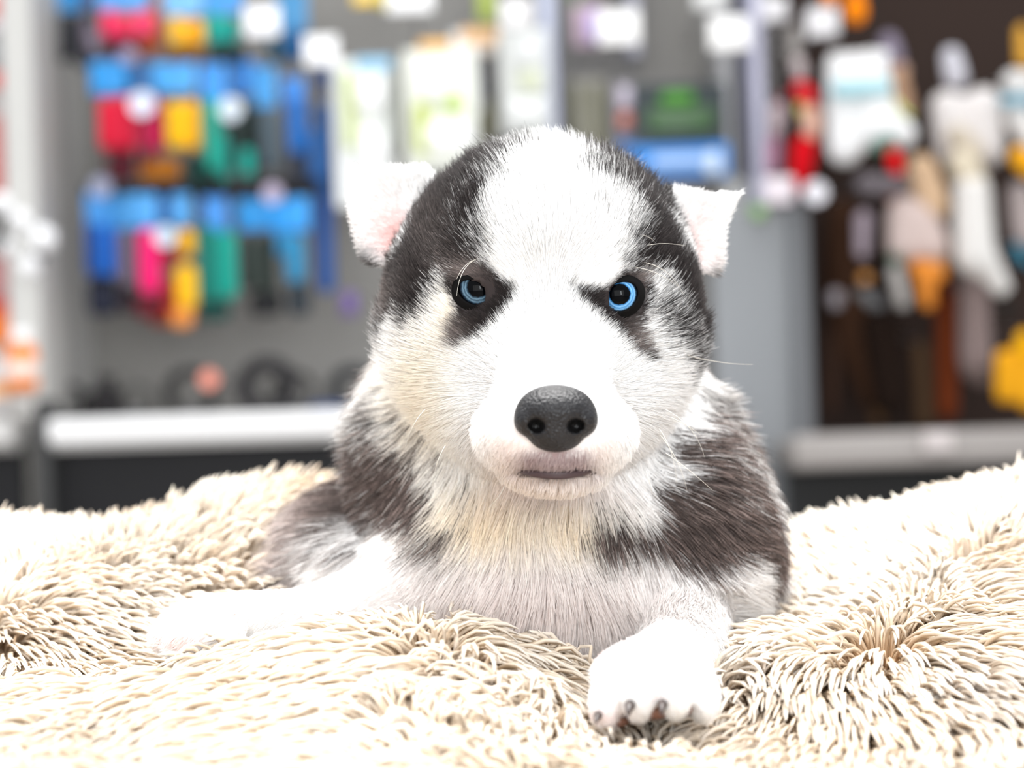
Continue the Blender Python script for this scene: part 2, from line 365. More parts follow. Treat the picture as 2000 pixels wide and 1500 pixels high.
def hair_object(name, pts, rad, col, material, parent, label=None):
    n, k, _ = pts.shape
    hc = bpy.data.hair_curves.new(name); hc.add_curves([k] * n)
    hc.position_data.foreach_set('vector', L(pts.reshape(-1, 3)).astype(np.float32).ravel())
    a = hc.attributes.get('radius') or hc.attributes.new('radius', 'FLOAT', 'POINT'); a.data.foreach_set('value', (rad * 0.01).astype(np.float32).ravel())
    cc = np.ones((n * k, 4), np.float32); cc[:, :3] = np.clip(col.reshape(-1, 3), 0, 1)
    a = hc.attributes.new('fibre_color', 'FLOAT_COLOR', 'POINT'); a.data.foreach_set('color', cc.ravel())
    hc.materials.append(material)
    o = bpy.data.objects.new(name, hc); C.objects.link(o); o.parent = parent; o['kind'] = 'stuff'
    if label: o['label'] = label
    return o
facing = np.clip(0.75 - DN[:, 1], 0.12, 1)
dens = facing * np.where(DV[:, 1] > 9, 0.45, 1.0)
dens *= np.where(grp_ == 0, 1.9, np.where(grp_ == 1, 2.2, np.where(grp_ == 3, 1.3, 1.0)))
dens *= np.where((DV[:, 1] > 12) & (DV[:, 2] < -6), 0.3, 1)
NH = 330000
HP, HN = scatter(DV, DF, DN, dens, NH)
keep = np.ones(NH, bool)
for e in EYES:
    c = e['c']; dx, dz = HP[:, 0] - c[0], HP[:, 2] - c[2]
    ct, st = math.cos(e['tilt']), math.sin(e['tilt']); u, v = ct * dx + st * dz, -st * dx + ct * dz
    rr = (u / (e['w'] + .03)) ** 2 + (v / (np.where(v > 0, e['hu'], e['hl']) + .03)) ** 2
    keep &= ~((rr < 1.0) & (HP[:, 1] < c[1] + 1.2))
hx, hy = px_of(HP)
keep &= ~((((hx - 1087) / 80) ** 2 + ((hy - 812) / 66) ** 2 < 1) & (HP[:, 1] < -2))     # nose pad
keep &= ~((np.abs(HP[:, 2] + 2.78) < 0.09) & (np.abs(HP[:, 0] - 1.35) < 1.15) & (HP[:, 1] < -1.5))
HP, HN = HP[keep], HN[keep]; n = len(HP); hx, hy = hx[keep], hy[keep]
root, tip, dk, grp = coat(HP)
head, ear, trunk, leg = grp == 0, grp == 1, grp == 2, grp == 3
# combing
nose = np.array([1.33, -5.2, -0.9])
Cv = np.zeros((n, 3))
hv = HP - nose; hv[:, 1] *= 0.6
low = np.clip((-HP[:, 2] + 0.8) / 3, 0, 1)
hv[:, 2] -= low * 2.2
Cv[head] = nrm(hv)[head]
ev = HP - np.where(HP[:, :1] < 1, np.array([-2.6, 5, 5.2]), np.array([5.2, 5, 4.8])); Cv[ear] = nrm(ev)[ear]
tv = np.stack([(HP[:, 0] - 1.2) * 0.10, np.full(n, 0.25), np.full(n, -1.0)], 1)
side = np.clip((np.abs(HP[:, 0] - 1.3) - 3.0) / 3, 0, 1); sgn = np.sign(HP[:, 0] - 1.3)
tv[:, 0] += side * sgn * 1.5
upp = np.clip((HP[:, 2] + 5.0) / 4, 0, 1) * side
tv[:, 2] += upp * 0.95
Cv[trunk] = nrm(tv)[trunk]
pv = np.stack([np.where(HP[:, 0] < 0, -1.0, -0.1), np.full(n, -0.8), np.full(n, -0.45)], 1); Cv[leg] = nrm(pv)[leg]
nzv = np.stack([fresnel_free_noise(HP, 1.6, s) for s in (21, 22, 23)], 1) * 0.28 + rng.normal(size=(n, 3)) * 0.10
nzv[head & (dk < 0.2)] *= 0.5
Cv = Cv + nzv
Cv -= (Cv * HN).sum(1, keepdims=True) * HN * 0.85; Cv = nrm(Cv)
# lengths
dn = np.linalg.norm(HP - nose, axis=1)
ln = np.full(n, 0.8)
ln = np.where(head, np.clip(0.14 + 0.085 * dn, 0.16, 0.85), ln)
ln = np.where(head & (HP[:, 2] < 2.2), ln * (1 + np.clip((np.abs(HP[:, 0] - 1.05) - 2.2) / 2, 0, 1) * 0.55), ln)
ln = np.where(head, ln * (1 + .5 * np.clip((HP[:, 2] - 5.6) / 2, 0, 1)), ln)
ln = np.where(head & (HP[:, 2] < -2.9), 0.5, ln)
for e in EYES:
    de = np.hypot(HP[:, 0] - e['c'][0], HP[:, 2] - e['c'][2]); ln = np.where(head & (HP[:, 1] < 3), np.minimum(ln, 0.20 + 0.28 * np.clip(de - .55, 0, 9)), ln)
ln = np.where(ear, 0.38, ln)
ln = np.where(trunk, np.clip(1.25 + 0.05 * (-HP[:, 2]), 1.2, 1.7), ln)
ln = np.where(trunk, ln + 0.65 * side * np.clip((HP[:, 1] - 6) / 3, 0, 1), ln)
ln = np.where(leg, 0.42 + 0.45 * np.clip((HP[:, 1] + 2) / 6, 0, 1) * (HP[:, 0] > 0), ln)
ln = np.where(leg & (HP[:, 1] < -7.0), 0.2, ln)
ln *= rng.uniform(0.7, 1.25, n); ln = np.where(head & (HP[:, 2] > 6), ln * rng.uniform(.6, 1.25, n), ln)
lift = np.where(head, 0.42, np.where(ear, 0.35, np.where(trunk, 0.45 + 0.25 * side, 0.5)))
lift = np.where(head, lift + .45 * np.clip((HP[:, 2] - 5.2) / 2, 0, 1), lift)
lift = np.where(head & (dn < 3.2), 0.22, lift)
KP = 6
T = np.linspace(0, 1, KP)
pts = np.zeros((n, KP, 3)); pts[:, 0] = HP - HN * 0.04
d0 = nrm(HN * lift[:, None] * 1.5 + Cv)
for i in range(1, KP):
    t = T[i]
    di = nrm(HN * (lift * (1.5 - 1.1 * t))[:, None] + Cv + np.array([0, 0, -0.22]) * t * trunk[:, None])
    pts[:, i] = pts[:, i - 1] + di * (ln / (KP - 1))[:, None]
cell = 0.42
am = np.where(trunk, 0.50, np.where(head, 0.24, 0.2)) * np.clip(ln / 0.6, 0, 1)
off = clump(HP, pts[:, -1], 0.36, am, nzv * 0.25)
pts += off[:, None, :] * (T ** 1.6)[None, :, None]
off2 = clump(HP, pts[:, -1], 1.1, np.where(trunk, 0.16, 0.0), nzv * 0.6)
pts += off2[:, None, :] * (T ** 2)[None, :, None]
pts += (rng.normal(size=(n, 1, 3)) * (0.05 * ln)[:, None, None]) * (T ** 1.5)[None, :, None]
br = rng.uniform(0.82, 1.10, n)[:, None, None]
# banded hair: some hairs much lighter, some darker on the brown back
band = np.where(trunk & (dk > .5), rng.choice([0.45, 0.9, 2.0, 3.4], n, p=[.3, .32, .25, .13]), np.where((head | ear) & (dk > .5), rng.choice([0.7, 1.0, 2.2], n, p=[.5, .4, .1]), 1.0))[:, None, None]
tw = (T ** 1.3)[None, :, None]
col = (root[:, None, :] * (1 - tw) + tip[:, None, :] * tw) * br * (1 + (band - 1) * tw)
col = np.clip(col, 0.004, 0.97)
rad = np.where(trunk, 0.0105, 0.0078)[:, None] * np.array([1, 1, .95, .8, .55, .15])[None, :] * rng.uniform(.8, 1.25, n)[:, None]
FUR = attr_mat('fibre_color', 0.5, 0.15, 0.35)
for nm, mk, lb in (('head_fur', head, 'white face fur with black mask and crown'), ('ear_fur', ear, 'short white and pink fur inside the folded ears'),
                   ('body_fur', trunk, 'white chest fur between dark grey-brown flanks'), ('leg_fur', leg, 'short white fur of the forelegs and paws')):
    hair_object(nm, pts[mk], rad[mk], col[mk], FUR, dog, lb)
print('fur', n, round(time.time() - T0, 1))

# ---- nose, lips, eyes, claws
def sdf_part(name, fn, lo, hi, h, material, label=None, parent=dog, cf=None):
    a = [np.arange(lo[i], hi[i] + h, h) for i in range(3)]
    v, q = surface_nets(fn(a[0][:, None, None], a[1][None, :, None], a[2][None, None, :]), *a)
    return link(name, np_mesh(name, L(v), q, material, True, cf(v) if cf else None), parent, label=label)
def nose_f(x, y, z):
    d = sd_ell(x, y, z, (1.33, -4.05, -0.82), (1.2, 1.05, 0.80))
    d = smin(d, sd_ell(x, y, z, (1.33, -4.2, -1.45), (0.88, 0.72, 0.62)), 0.35)
    for sx in (-1, 1):
        d = smin(d, sd_ell(x, y, z, (1.33 + sx * 0.86, -4.15, -1.08), (0.42, 0.65, 0.5)), 0.15)
        d = smax(d, -sd_ell(x, y, z, (1.33 + sx * 0.61, -5.1, -1.27), (0.29, 0.68, 0.24)), 0.09)
        d = smax(d, -sd_cap(x, y, z, (1.33 + sx * 0.68, -4.95, -1.36), (1.33 + sx * 1.12, -4.75, -1.55), 0.10, 0.06), 0.10)
    d = smax(d, -sd_cap(x, y, z, (1.33, -5.06, -1.35), (1.33, -4.86, -2.3), 0.03, 0.07), 0.10)
    return d
mn = attr_mat('fibre_color', 0.45, 0.38)
_nt = mn.node_tree; _n = _nt.nodes.new('ShaderNodeTexVoronoi'); _n.inputs['Scale'].default_value = 1100; _t = _nt.nodes.new('ShaderNodeTexCoord'); _bp = _nt.nodes.new('ShaderNodeBump')
_bp.inputs['Strength'].default_value = .5; _bp.inputs['Distance'].default_value = .0006
_nt.links.new(_t.outputs['Object'], _n.inputs['Vector']); _nt.links.new(_n.outputs['Distance'], _bp.inputs['Height']); _nt.links.new(_bp.outputs['Normal'], _nt.nodes['Principled BSDF'].inputs['Normal'])
def nose_col(v):
    dd = np.full(len(v), 9.0)
    for sx in (-1, 1): dd = np.minimum(dd, np.sqrt(((v[:, 0] - 1.33 - sx * .62) / 1) ** 2 + ((v[:, 2] + 1.28) / .9) ** 2))
    k_ = np.clip((dd - .2) / .12, 0, 1)[:, None]
    return np.array([.0012, .001, .001]) * (1 - k_) + np.array([.0055, .005, .0062]) * k_  # nostril hollows near black: their shade is put into the colour
sdf_part('nose', nose_f, (-0.2, -5.6, -2.4), (2.9, -2.7, 0.3), 0.045, mn, 'dark slate-grey nose pad with two nostrils', cf=nose_col)
def lip_f(x, y, z):
    zz = -2.80 + 0.12 * ((x - 1.35) / 1.2) ** 2
    return smax(g_lipbody(x, y, z), np.abs(z - zz) - 0.13 * np.sqrt(np.clip(1 - ((x - 1.35) / 1.3) ** 2, 0.02, 1)), 0.05)
def g_lipbody(x, y, z): return smax(sd_ell(x, y, z, (1.35, -1.5, -2.7), (1.42, 2.02, 1.3)), np.abs(x - 1.35) - 1.3, .1)
sdf_part('lip', lip_f, (-0.2, -3.8, -3.3), (2.9, -0.8, -2.2), 0.05, mat('#3a2a2c', 0.5, 0.4), 'dark lip line of the closed mouth')
for e in EYES:
    c = e['c']; R0 = 0.83
    m = bpy.data.materials.new('eye'); m.use_nodes = True; nt = m.node_tree; b = nt.nodes['Principled BSDF']
    tc = nt.nodes.new('ShaderNodeTexCoord'); mp = nt.nodes.new('ShaderNodeMapping'); ln_ = nt.nodes.new('ShaderNodeVectorMath'); ln_.operation = 'LENGTH'
    mp.inputs['Scale'].default_value = (100, 0, 100); mp.inputs['Location'].default_value = (0, 0, -0.10 if e['iris'] == 'l' else -0.03)
    cr_ = nt.nodes.new('ShaderNodeValToRGB'); nz_ = nt.nodes.new('ShaderNodeTexNoise'); nz_.inputs['Scale'].default_value = 900
    ad = nt.nodes.new('ShaderNodeMath'); ad.operation = 'MULTIPLY_ADD'; ad.inputs[1].default_value = 0.06
    nt.links.new(tc.outputs['Object'], mp.inputs['Vector']); nt.links.new(mp.outputs[0], ln_.inputs[0]); nt.links.new(tc.outputs['Object'], nz_.inputs['Vector'])
    nt.links.new(nz_.outputs['Fac'], ad.inputs[0]); nt.links.new(ln_.outputs['Value'], ad.inputs[2]); nt.links.new(ad.outputs[0], cr_.inputs[0])
    el = cr_.color_ramp.elements
    lt, dp = (('#5d7788', '#2c3f4e') if e['iris'] == 'l' else ('#7cb0dc', '#3c78ae'))
    stops = [(0.0, '#020203'), (0.36, '#030406'), (0.395, dp), (0.43, lt), (0.475, dp), (0.52, lt), (0.565, '#20303f'), (0.61, '#07080a'), (0.8, '#0a0809')]
    el[0].position, el[0].color = stops[0][0], (*lin(stops[0][1]), 1); el[1].position, el[1].color = stops[-1][0], (*lin(stops[-1][1]), 1)
    for s_, h_ in stops[1:-1]: q = el.new(s_); q.color = (*lin(h_), 1)
    nt.links.new(cr_.outputs[0], b.inputs['Base Color']); b.inputs['Roughness'].default_value = 0.08; b.inputs['Specular IOR Level'].default_value = 0.07
    # eyeball with a corneal bulge; poles on the y axis
    nu, nv = 48, 28; vs = [(0, -R0 - 0.05, 0)]; fs = []
    for j in range(1, nv):
        th = math.pi * j / nv
        rr = R0 + 0.05 * math.exp(-(th / 0.55) ** 2)
        for i in range(nu):
            ph = 2 * math.pi * i / nu; vs.append((rr * math.sin(th) * math.cos(ph), -rr * math.cos(th), rr * math.sin(th) * math.sin(ph)))
    vs.append((0, R0, 0))
    tri = [(0, 1 + i, 1 + (i + 1) % nu) for i in range(nu)]
    for j in range(nv - 2):
        for i in range(nu):
            a_, b_ = 1 + j * nu + i, 1 + j * nu + (i + 1) % nu
            tri += [(a_, a_ + nu, b_ + nu), (a_, b_ + nu, b_)]
    l_ = len(vs) - 1; o_ = 1 + (nv - 2) * nu; tri += [(o_ + i, l_, o_ + (i + 1) % nu) for i in range(nu)]
    vv = np.array(vs) * 0.01; vv = np.stack([CR * vv[:, 0] + SR * vv[:, 2], vv[:, 1], -SR * vv[:, 0] + CR * vv[:, 2]], 1)
    link('eye', np_mesh('eye', vv, tri, m), dog, L(c), 'pale grey-blue eye on the left of the face' if e['iris'] == 'l' else 'bright blue eye on the right of the face')
    # lids: a shell over the eyeball with the almond opening
    rings = [(0.0, 0.80), (0.02, 0.885), (0.10, 0.93), (0.3, 0.945), (0.6, 0.955), (1.0, 0.96)]; nu = 64; vs = []
    for t, R in rings:
        for i in range(nu):
            ph = 2 * math.pi * i / nu; cu, sv = math.cos(ph), math.sin(ph)
            u, v = e['w'] * cu, (e['hu'] if sv > 0 else e['hl']) * sv
            ct, st = math.cos(e['tilt']), math.sin(e['tilt']); u, v = ct * u - st * v, st * u + ct * v
            h = math.hypot(u, v); q = (h + 0.26 * t) / h; u, v = u * q, v * q
            vs.append((c[0] + u, c[1] - math.sqrt(max(R * R - u * u - v * v, 0.0)), c[2] + v))
    qd = [(j * nu + i, j * nu + (i + 1) % nu, (j + 1) * nu + (i + 1) % nu, (j + 1) * nu + i) for j in range(len(rings) - 1) for i in range(nu)]
    link('eyelid', np_mesh('eyelid', L(np.array(vs)), qd, mat('#060505', 0.75, 0.1)), dog, label='black eyelid rim')
# whiskers and brow hairs, each one its own thin tapering tube
def tubes(paths, radii, sides=3):
    n, k, _ = paths.shape; tan = nrm(np.gradient(paths, axis=1)); ref = np.array([0.31, 0.17, 0.93])
    a = nrm(np.cross(tan, ref)); b = np.cross(tan, a)
    ang = np.arange(sides) * 2 * math.pi / sides
    V = paths[:, :, None, :] + radii[:, :, None, None] * (a[:, :, None, :] * np.cos(ang)[None, None, :, None] + b[:, :, None, :] * np.sin(ang)[None, None, :, None])
    base = (np.arange(n) * k * sides)[:, None, None]; j = (np.arange(k - 1) * sides)[None, :, None]; s = np.arange(sides)[None, None, :]; s2 = (s + 1) % sides
    F = np.stack([base + j + s, base + j + s2, base + j + sides + s2, base + j + sides + s], -1).reshape(-1, 4)
    return V.reshape(-1, 3), F
def bez(p, k):
    p = np.array(p, float); t = np.linspace(0, 1, k)[:, None]
    return (1 - t) ** 2 * p[0] + 2 * t * (1 - t) * p[1] + t * t * p[2]
WH = [((1230, 490), (1280, 468), (1338, 480), 0.8, 1.6), ((1228, 512), (1300, 505), (1335, 575), 0.6, 1.5), ((1225, 520), (1285, 525), (1325, 560), 0.5, 1.2), ((1232, 462), (1262, 452), (1280, 474), 0.8, 1.2),
      ((930, 507), (897, 520), (892, 578), 0.2, -1.2), ((935, 505), (905, 512), (892, 545), 0.2, -1.0), ((1300, 800), (1360, 830), (1376, 893), -1, -1), ((1288, 838), (1318, 880), (1322, 945), -1.5, -2), ((1290, 850), (1330, 900), (1342, 958), -1.5, -1.8),
      ((1310, 815), (1345, 830), (1368, 850), -1, 0), ((1262, 920), (1270, 945), (1274, 965), -2, -2), ((1300, 885), (1345, 915), (1392, 958), -1, -1), ((1330, 690), (1400, 712), (1470, 712), 2, 4), ((1120, 945), (1118, 975), (1112, 1000), -3, -2.5),
      ((985, 950), (975, 975), (950, 995), -2.5, -2), ((830, 800), (800, 830), (790, 880), 0, 0), ((870, 870), (850, 900), (845, 950), -1, -1), ((840, 690), (790, 700), (740, 730), 1, 2)]
mw = mat('#c4beb4', 0.35, 0.5)
for a_, b_, c_, y0, y1 in WH:
    p = bez([at_px(*a_, y0), at_px(*b_, (y0 + y1) / 2 - 0.5), at_px(*c_, y1)], 12)
    V, F = tubes(L(p)[None], (np.linspace(0.013, 0.004, 12) * 0.01)[None], 5)
    link('whisker', np_mesh('whisker', V, F, mw), dog)
# claws
CL = [((1170, 1398), (1163, 1412), -9.2, .15), ((1232, 1378), (1226, 1398), -9.9, .19), ((1295, 1376), (1292, 1396), -9.8, .17), ((1335, 1352), (1336, 1370), -8.9, .17)]
mc = mat('#2a1c17', 0.4, 0.5)
for a_, b_, y0, r in CL:
    p = bez([at_px(*a_, y0 + .5), at_px((a_[0] + b_[0]) / 2, a_[1] - 6, y0 - .1), at_px(b_[0], b_[1] + 4, y0 - .45)], 8)
    V, F = tubes(L(p)[None], (np.array([.7, .85, .85, .8, .65, .5, .3, .03]) * r * 0.01)[None], 8)
    link('claw', np_mesh('claw', V, F, mc), dog, label='dark brown claw')
def pad_f(x, y, z):
    d = sd_ell(x, y, z, (4.0, -8.9, -9.25), (0.52, 0.5, 0.26))
    for cx, cy, cz in ((3.0, -8.3, -9.6), (4.75, -8.9, -9.2), (5.3, -8.2, -9.3)): d = np.minimum(d, sd_ell(x, y, z, (cx, cy, cz), (.38, .42, .22)))
    return d
sdf_part('paw_pad', pad_f, (2.3, -9.7, -10.1), (6, -7.3, -8.7), 0.06, mat('#6b4a3c', 0.7, 0.3), 'brown toe pads under the front paw')
print('dog done', round(time.time() - T0, 1))
# ================================================================== the shaggy bed
CP = [  # near-frame control points (x, y, z) of the bed's surface
 *[(x, -30, -18) for x in (-26, -13, 0, 13, 26)], *[(x, -23, -12.4) for x in (-22, -11, 0, 11, 22)],
 *[(x, -17, -9.9) for x in (-18, -9, 0, 9, 18)],
 (-16, -10, -9.6), (-8, -10, -9.2), (-3, -10, -9.2), (4, -11, -9.8), (4, -7, -10.1), (10, -10, -9.6), (17, -10, -8.9),
 (-16, -4, -9.1), (-11, -4, -8.5), (-7, -3.5, -7.6), (-3, -3, -7.3), (0, -2.5, -7.9), (4.5, -3, -9.6), (7.6, -3, -8.3), (12, -3, -7.9), (17, -3, -7.2),
 (-17, 2, -8.6), (-10.2, 1, -8.9), (-7, 1.2, -7.8), (-3.8, 0.4, -7.0), (0.8, -0.4, -8.2), (5, 1, -9.6), (7.8, 2, -7.6), (10, 3, -7.6), (14, 4, -7.3), (19, 6, -6.2),
 (-18, 8, -7.2), (-12, 8, -7.6), (-7, 8, -8.8), (0, 8, -9.8), (6, 9, -9.5), (11, 9, -7.8), (16, 10, -6.3), (22, 10, -5.3),
 (-21, 16, -6.1), (-15, 15, -6.2), (-10, 15, -5.2), (-5, 16, -7), (2, 16, -9), (9, 16, -8.6), (13, 16, -6.2), (18, 16, -4.9), (24, 16, -4.4),
 (-21, 20, -6.6), (-15.5, 20, -6.8), (-12.5, 20, -5.2), (-9, 20, -4.6), (-6, 20, -4.7), (0, 22, -8), (8, 22, -8), (12.5, 20, -6.2), (15.5, 20, -6.0), (18, 20, -5.2), (24, 20, -4.7),
 *[(x, 26, -8) for x in (-24, -16, -8, 0, 8, 16, 24)], *[(x, 31, -15) for x in (-26, -13, 0, 13, 26)], (-30, -5, -11), (-30, 12, -10), (30, -5, -11), (30, 12, -10)]
CP = np.array(CP, float)
def _phi(r2): return np.sqrt(r2 + 4.0)
_A = _phi(((CP[:, None, :2] - CP[None, :, :2]) ** 2).sum(-1)); _A += np.eye(len(CP)) * -0.15
_w = np.linalg.solve(_A, CP[:, 2] + 9)
def bed_z(x, y):
    x = np.asarray(x, float); y = np.asarray(y, float); sh = x.shape; X, Y = x.ravel(), y.ravel()
    z = _phi((X[:, None] - CP[None, :, 0]) ** 2 + (Y[:, None] - CP[None, :, 1]) ** 2) @ _w - 9
    return z.reshape(sh)
PILE = 1.25                                       # the strands stand about this much above the backing
gx = np.linspace(-29, 29, 117); gy = np.linspace(-29, 30, 119)
GX, GY = np.meshgrid(gx, gy, indexing='ij'); GZ = bed_z(GX, GY) - PILE
rx = np.clip((np.hypot((GX) / 29.0, (GY - 0.5) / 29.5) - 0.86) / 0.14, 0, 1); GZ = GZ - rx ** 2 * 6
top = np.stack([GX, GY, GZ], -1)
tw_ = near2world(top)
nxg, nyg = GX.shape
Vb = tw_.reshape(-1, 3); iid = np.arange(nxg * nyg).reshape(nxg, nyg)
Fb = np.stack([iid[:-1, :-1], iid[1:, :-1], iid[1:, 1:], iid[:-1, 1:]], -1).reshape(-1, 4)
# sides down to the floor
ringi = np.concatenate([iid[:, 0], iid[-1, 1:], iid[-2::-1, -1], iid[0, -2:0:-1]])
sv = [Vb]; prev = ringi; Fs = []
for k_, (fz, out) in enumerate(((0.6, 1.05), (0.25, 1.06), (0.0, 1.02))):
    r = Vb[ringi].copy(); cx_, cy_ = 0.0, 0.75; r[:, 0] = cx_ + (r[:, 0] - cx_) * out; r[:, 1] = cy_ + (r[:, 1] - cy_) * out; r[:, 2] = np.maximum(r[:, 2] * fz, 0.0005)
    st = sum(len(q) for q in sv); cur = st + np.arange(len(ringi)); sv.append(r)
    Fs.append(np.stack([prev, np.roll(prev, -1), np.roll(cur, -1), cur], -1)[:, ::-1]); prev = cur
Vb2 = np.concatenate(sv); Fb2 = np.concatenate([Fb] + Fs)
BO = np.array([0.0, 0.75, 0.0])
bed = link('pet_bed', None, None, BO, 'cream shaggy plush pet bed the puppy lies on', 'pet bed')
link('cushion', np_mesh('cushion', Vb2 - BO, Fb2, mat('#b79f84', 0.9, 0.1, grain=0.3, scale=300, bump=.6)), bed)
def grad(x, y):
    h = 0.1; return (bed_z(x + h, y) - bed_z(x - h, y)) / (2 * h), (bed_z(x, y + h) - bed_z(x, y - h)) / (2 * h)
NP = 47000
bx_ = []; by_ = []
while sum(map(len, bx_)) < NP:
    x = rng.uniform(-28, 28, 60000); y = rng.uniform(-26, 27, 60000); D_ = 75 + y
    vis = np.abs(x) < (1150 * D_ / K) + 1.5
    den = np.where(y < 9, 1.0, 0.7) * np.where(vis, 1, 0.30) * np.where(y < -19, 0.5, 1)
    k_ = rng.random(60000) < den; bx_.append(x[k_]); by_.append(y[k_])
bx_ = np.concatenate(bx_)[:NP]; by_ = np.concatenate(by_)[:NP]
bz_ = bed_z(bx_, by_) - PILE
R_ = np.stack([bx_, by_, bz_], 1)
dd = dog_sdf(R_[:, 0], R_[:, 1], R_[:, 2] + 0.5)
R_ = R_[dd > 0.25]; n = len(R_); gxx, gyy = grad(R_[:, 0], R_[:, 1]); Nn = nrm(np.stack([-gxx, -gyy, np.ones(n)], 1))
ppx, ppy = px_of(R_ + np.array([0, 0, PILE]))
# how the pile lies: it fans out from a few partings
cent = [(np.array([-4.1, -2.6]), 8, 1.0), (np.array([12.6, -1.6]), 8, 1.0), (np.array([-13.5, -11]), 6, 0.5), (np.array([8, -13]), 5, 0.6), (np.array([-18, 6]), 8, .6), (np.array([18, 10]), 8, .6)]
flow = np.zeros((n, 2))
for c_, s_, a_ in cent:
    v = R_[:, :2] - c_; r = np.linalg.norm(v, axis=1); flow += (v / (r + 2.6)[:, None] * 1.25) * (a_ * np.exp(-(r / s_) ** 2))[:, None]
P2 = R_ * np.array([1, 1, 0])
flow += np.stack([fresnel_free_noise(P2, 0.35, 31), fresnel_free_noise(P2, 0.35, 32)], 1) * 0.40
flow += np.stack([fresnel_free_noise(P2, 1.3, 33), fresnel_free_noise(P2, 1.3, 34)], 1) * 0.12
flow[:, 1] -= 0.22 * (R_[:, 1] < 3)
fm = np.linalg.norm(flow, axis=1, keepdims=True); flow = flow / np.maximum(fm, .35)
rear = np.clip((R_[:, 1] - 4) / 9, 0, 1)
ln = rng.uniform(1.8, 2.9, n) * (1 + 0.05 * rear)
up = 0.36 + 0.75 * rear + rng.normal(size=n) * 0.13
Fd = np.stack([flow[:, 0], flow[:, 1], flow[:, 0] * gxx + flow[:, 1] * gyy], 1) * (1 - 0.6 * rear)[:, None]
Fd += rng.normal(size=(n, 3)) * 0.11
KP = 7; T = np.linspace(0, 1, KP); path = np.zeros((n, KP, 3)); path[:, 0] = R_
for i in range(1, KP):
    t = T[i]
    di = nrm(Nn * np.clip(up * 2.0 * (1 - t) + up * 0.35, 0.02, 9)[:, None] + Fd * (0.5 + 1.0 * t) + np.array([0, 0, -0.35]) * t * (1 - rear)[:, None])
    path[:, i] = path[:, i - 1] + di * (ln / (KP - 1))[:, None]
path += clump(R_, path[:, -1], 0.75, 0.45, fresnel_free_noise(P2, 2, 35)[:, None] * 0.4)[:, None, :] * (T ** 1.7)[None, :, None]
inside = dog_sdf(path[:, ::3, 0], path[:, ::3, 1], path[:, ::3, 2]).min(1) < -0.05
kk = ~inside; path = path[kk]; R_ = R_[kk]; n = len(path); rear = rear[kk]; P2 = P2[kk]; ppx, ppy = ppx[kk], ppy[kk]
prof = np.array([.55, .7, .85, 1.0, 1.08, .95, .25])
rad = prof[None] * (rng.uniform(0.058, 0.098, n))[:, None]
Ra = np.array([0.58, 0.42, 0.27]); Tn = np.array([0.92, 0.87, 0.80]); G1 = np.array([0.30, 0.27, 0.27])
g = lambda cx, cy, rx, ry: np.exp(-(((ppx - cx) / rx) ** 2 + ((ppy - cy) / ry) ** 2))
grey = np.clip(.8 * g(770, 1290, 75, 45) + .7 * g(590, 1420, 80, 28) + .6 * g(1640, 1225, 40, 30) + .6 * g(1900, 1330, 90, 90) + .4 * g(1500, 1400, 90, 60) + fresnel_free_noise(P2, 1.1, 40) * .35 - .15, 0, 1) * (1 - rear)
tan = np.clip(.5 + .5 * fresnel_free_noise(P2, .8, 41), 0, 1)
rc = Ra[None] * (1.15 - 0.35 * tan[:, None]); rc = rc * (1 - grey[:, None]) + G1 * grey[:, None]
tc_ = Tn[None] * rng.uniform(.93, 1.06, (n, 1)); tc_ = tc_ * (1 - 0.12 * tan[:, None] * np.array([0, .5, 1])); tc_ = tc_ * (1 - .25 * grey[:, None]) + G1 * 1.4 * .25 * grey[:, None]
rc = rc * (1 - .7 * rear[:, None]) + np.array([.94, .86, .72]) * .7 * rear[:, None]  # rear roots painted paler: bright light on the far rim put into colour
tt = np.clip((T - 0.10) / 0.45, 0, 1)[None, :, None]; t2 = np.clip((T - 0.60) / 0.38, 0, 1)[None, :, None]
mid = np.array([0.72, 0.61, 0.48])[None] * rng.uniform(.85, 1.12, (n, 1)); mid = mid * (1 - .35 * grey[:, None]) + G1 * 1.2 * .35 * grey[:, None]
tc_ = tc_ * (1 + .05 * rear[:, None]); mid = mid * (1 - .85 * rear[:, None]) + tc_ * .85 * rear[:, None]  # same painted brightening for the rear mids and tips
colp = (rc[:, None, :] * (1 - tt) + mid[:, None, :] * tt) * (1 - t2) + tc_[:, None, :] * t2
SD = 3
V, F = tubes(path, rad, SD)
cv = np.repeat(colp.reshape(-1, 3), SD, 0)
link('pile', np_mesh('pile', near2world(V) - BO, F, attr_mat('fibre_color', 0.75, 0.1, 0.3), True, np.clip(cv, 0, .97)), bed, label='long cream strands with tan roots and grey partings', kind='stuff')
print('bed', n, round(time.time() - T0, 1))
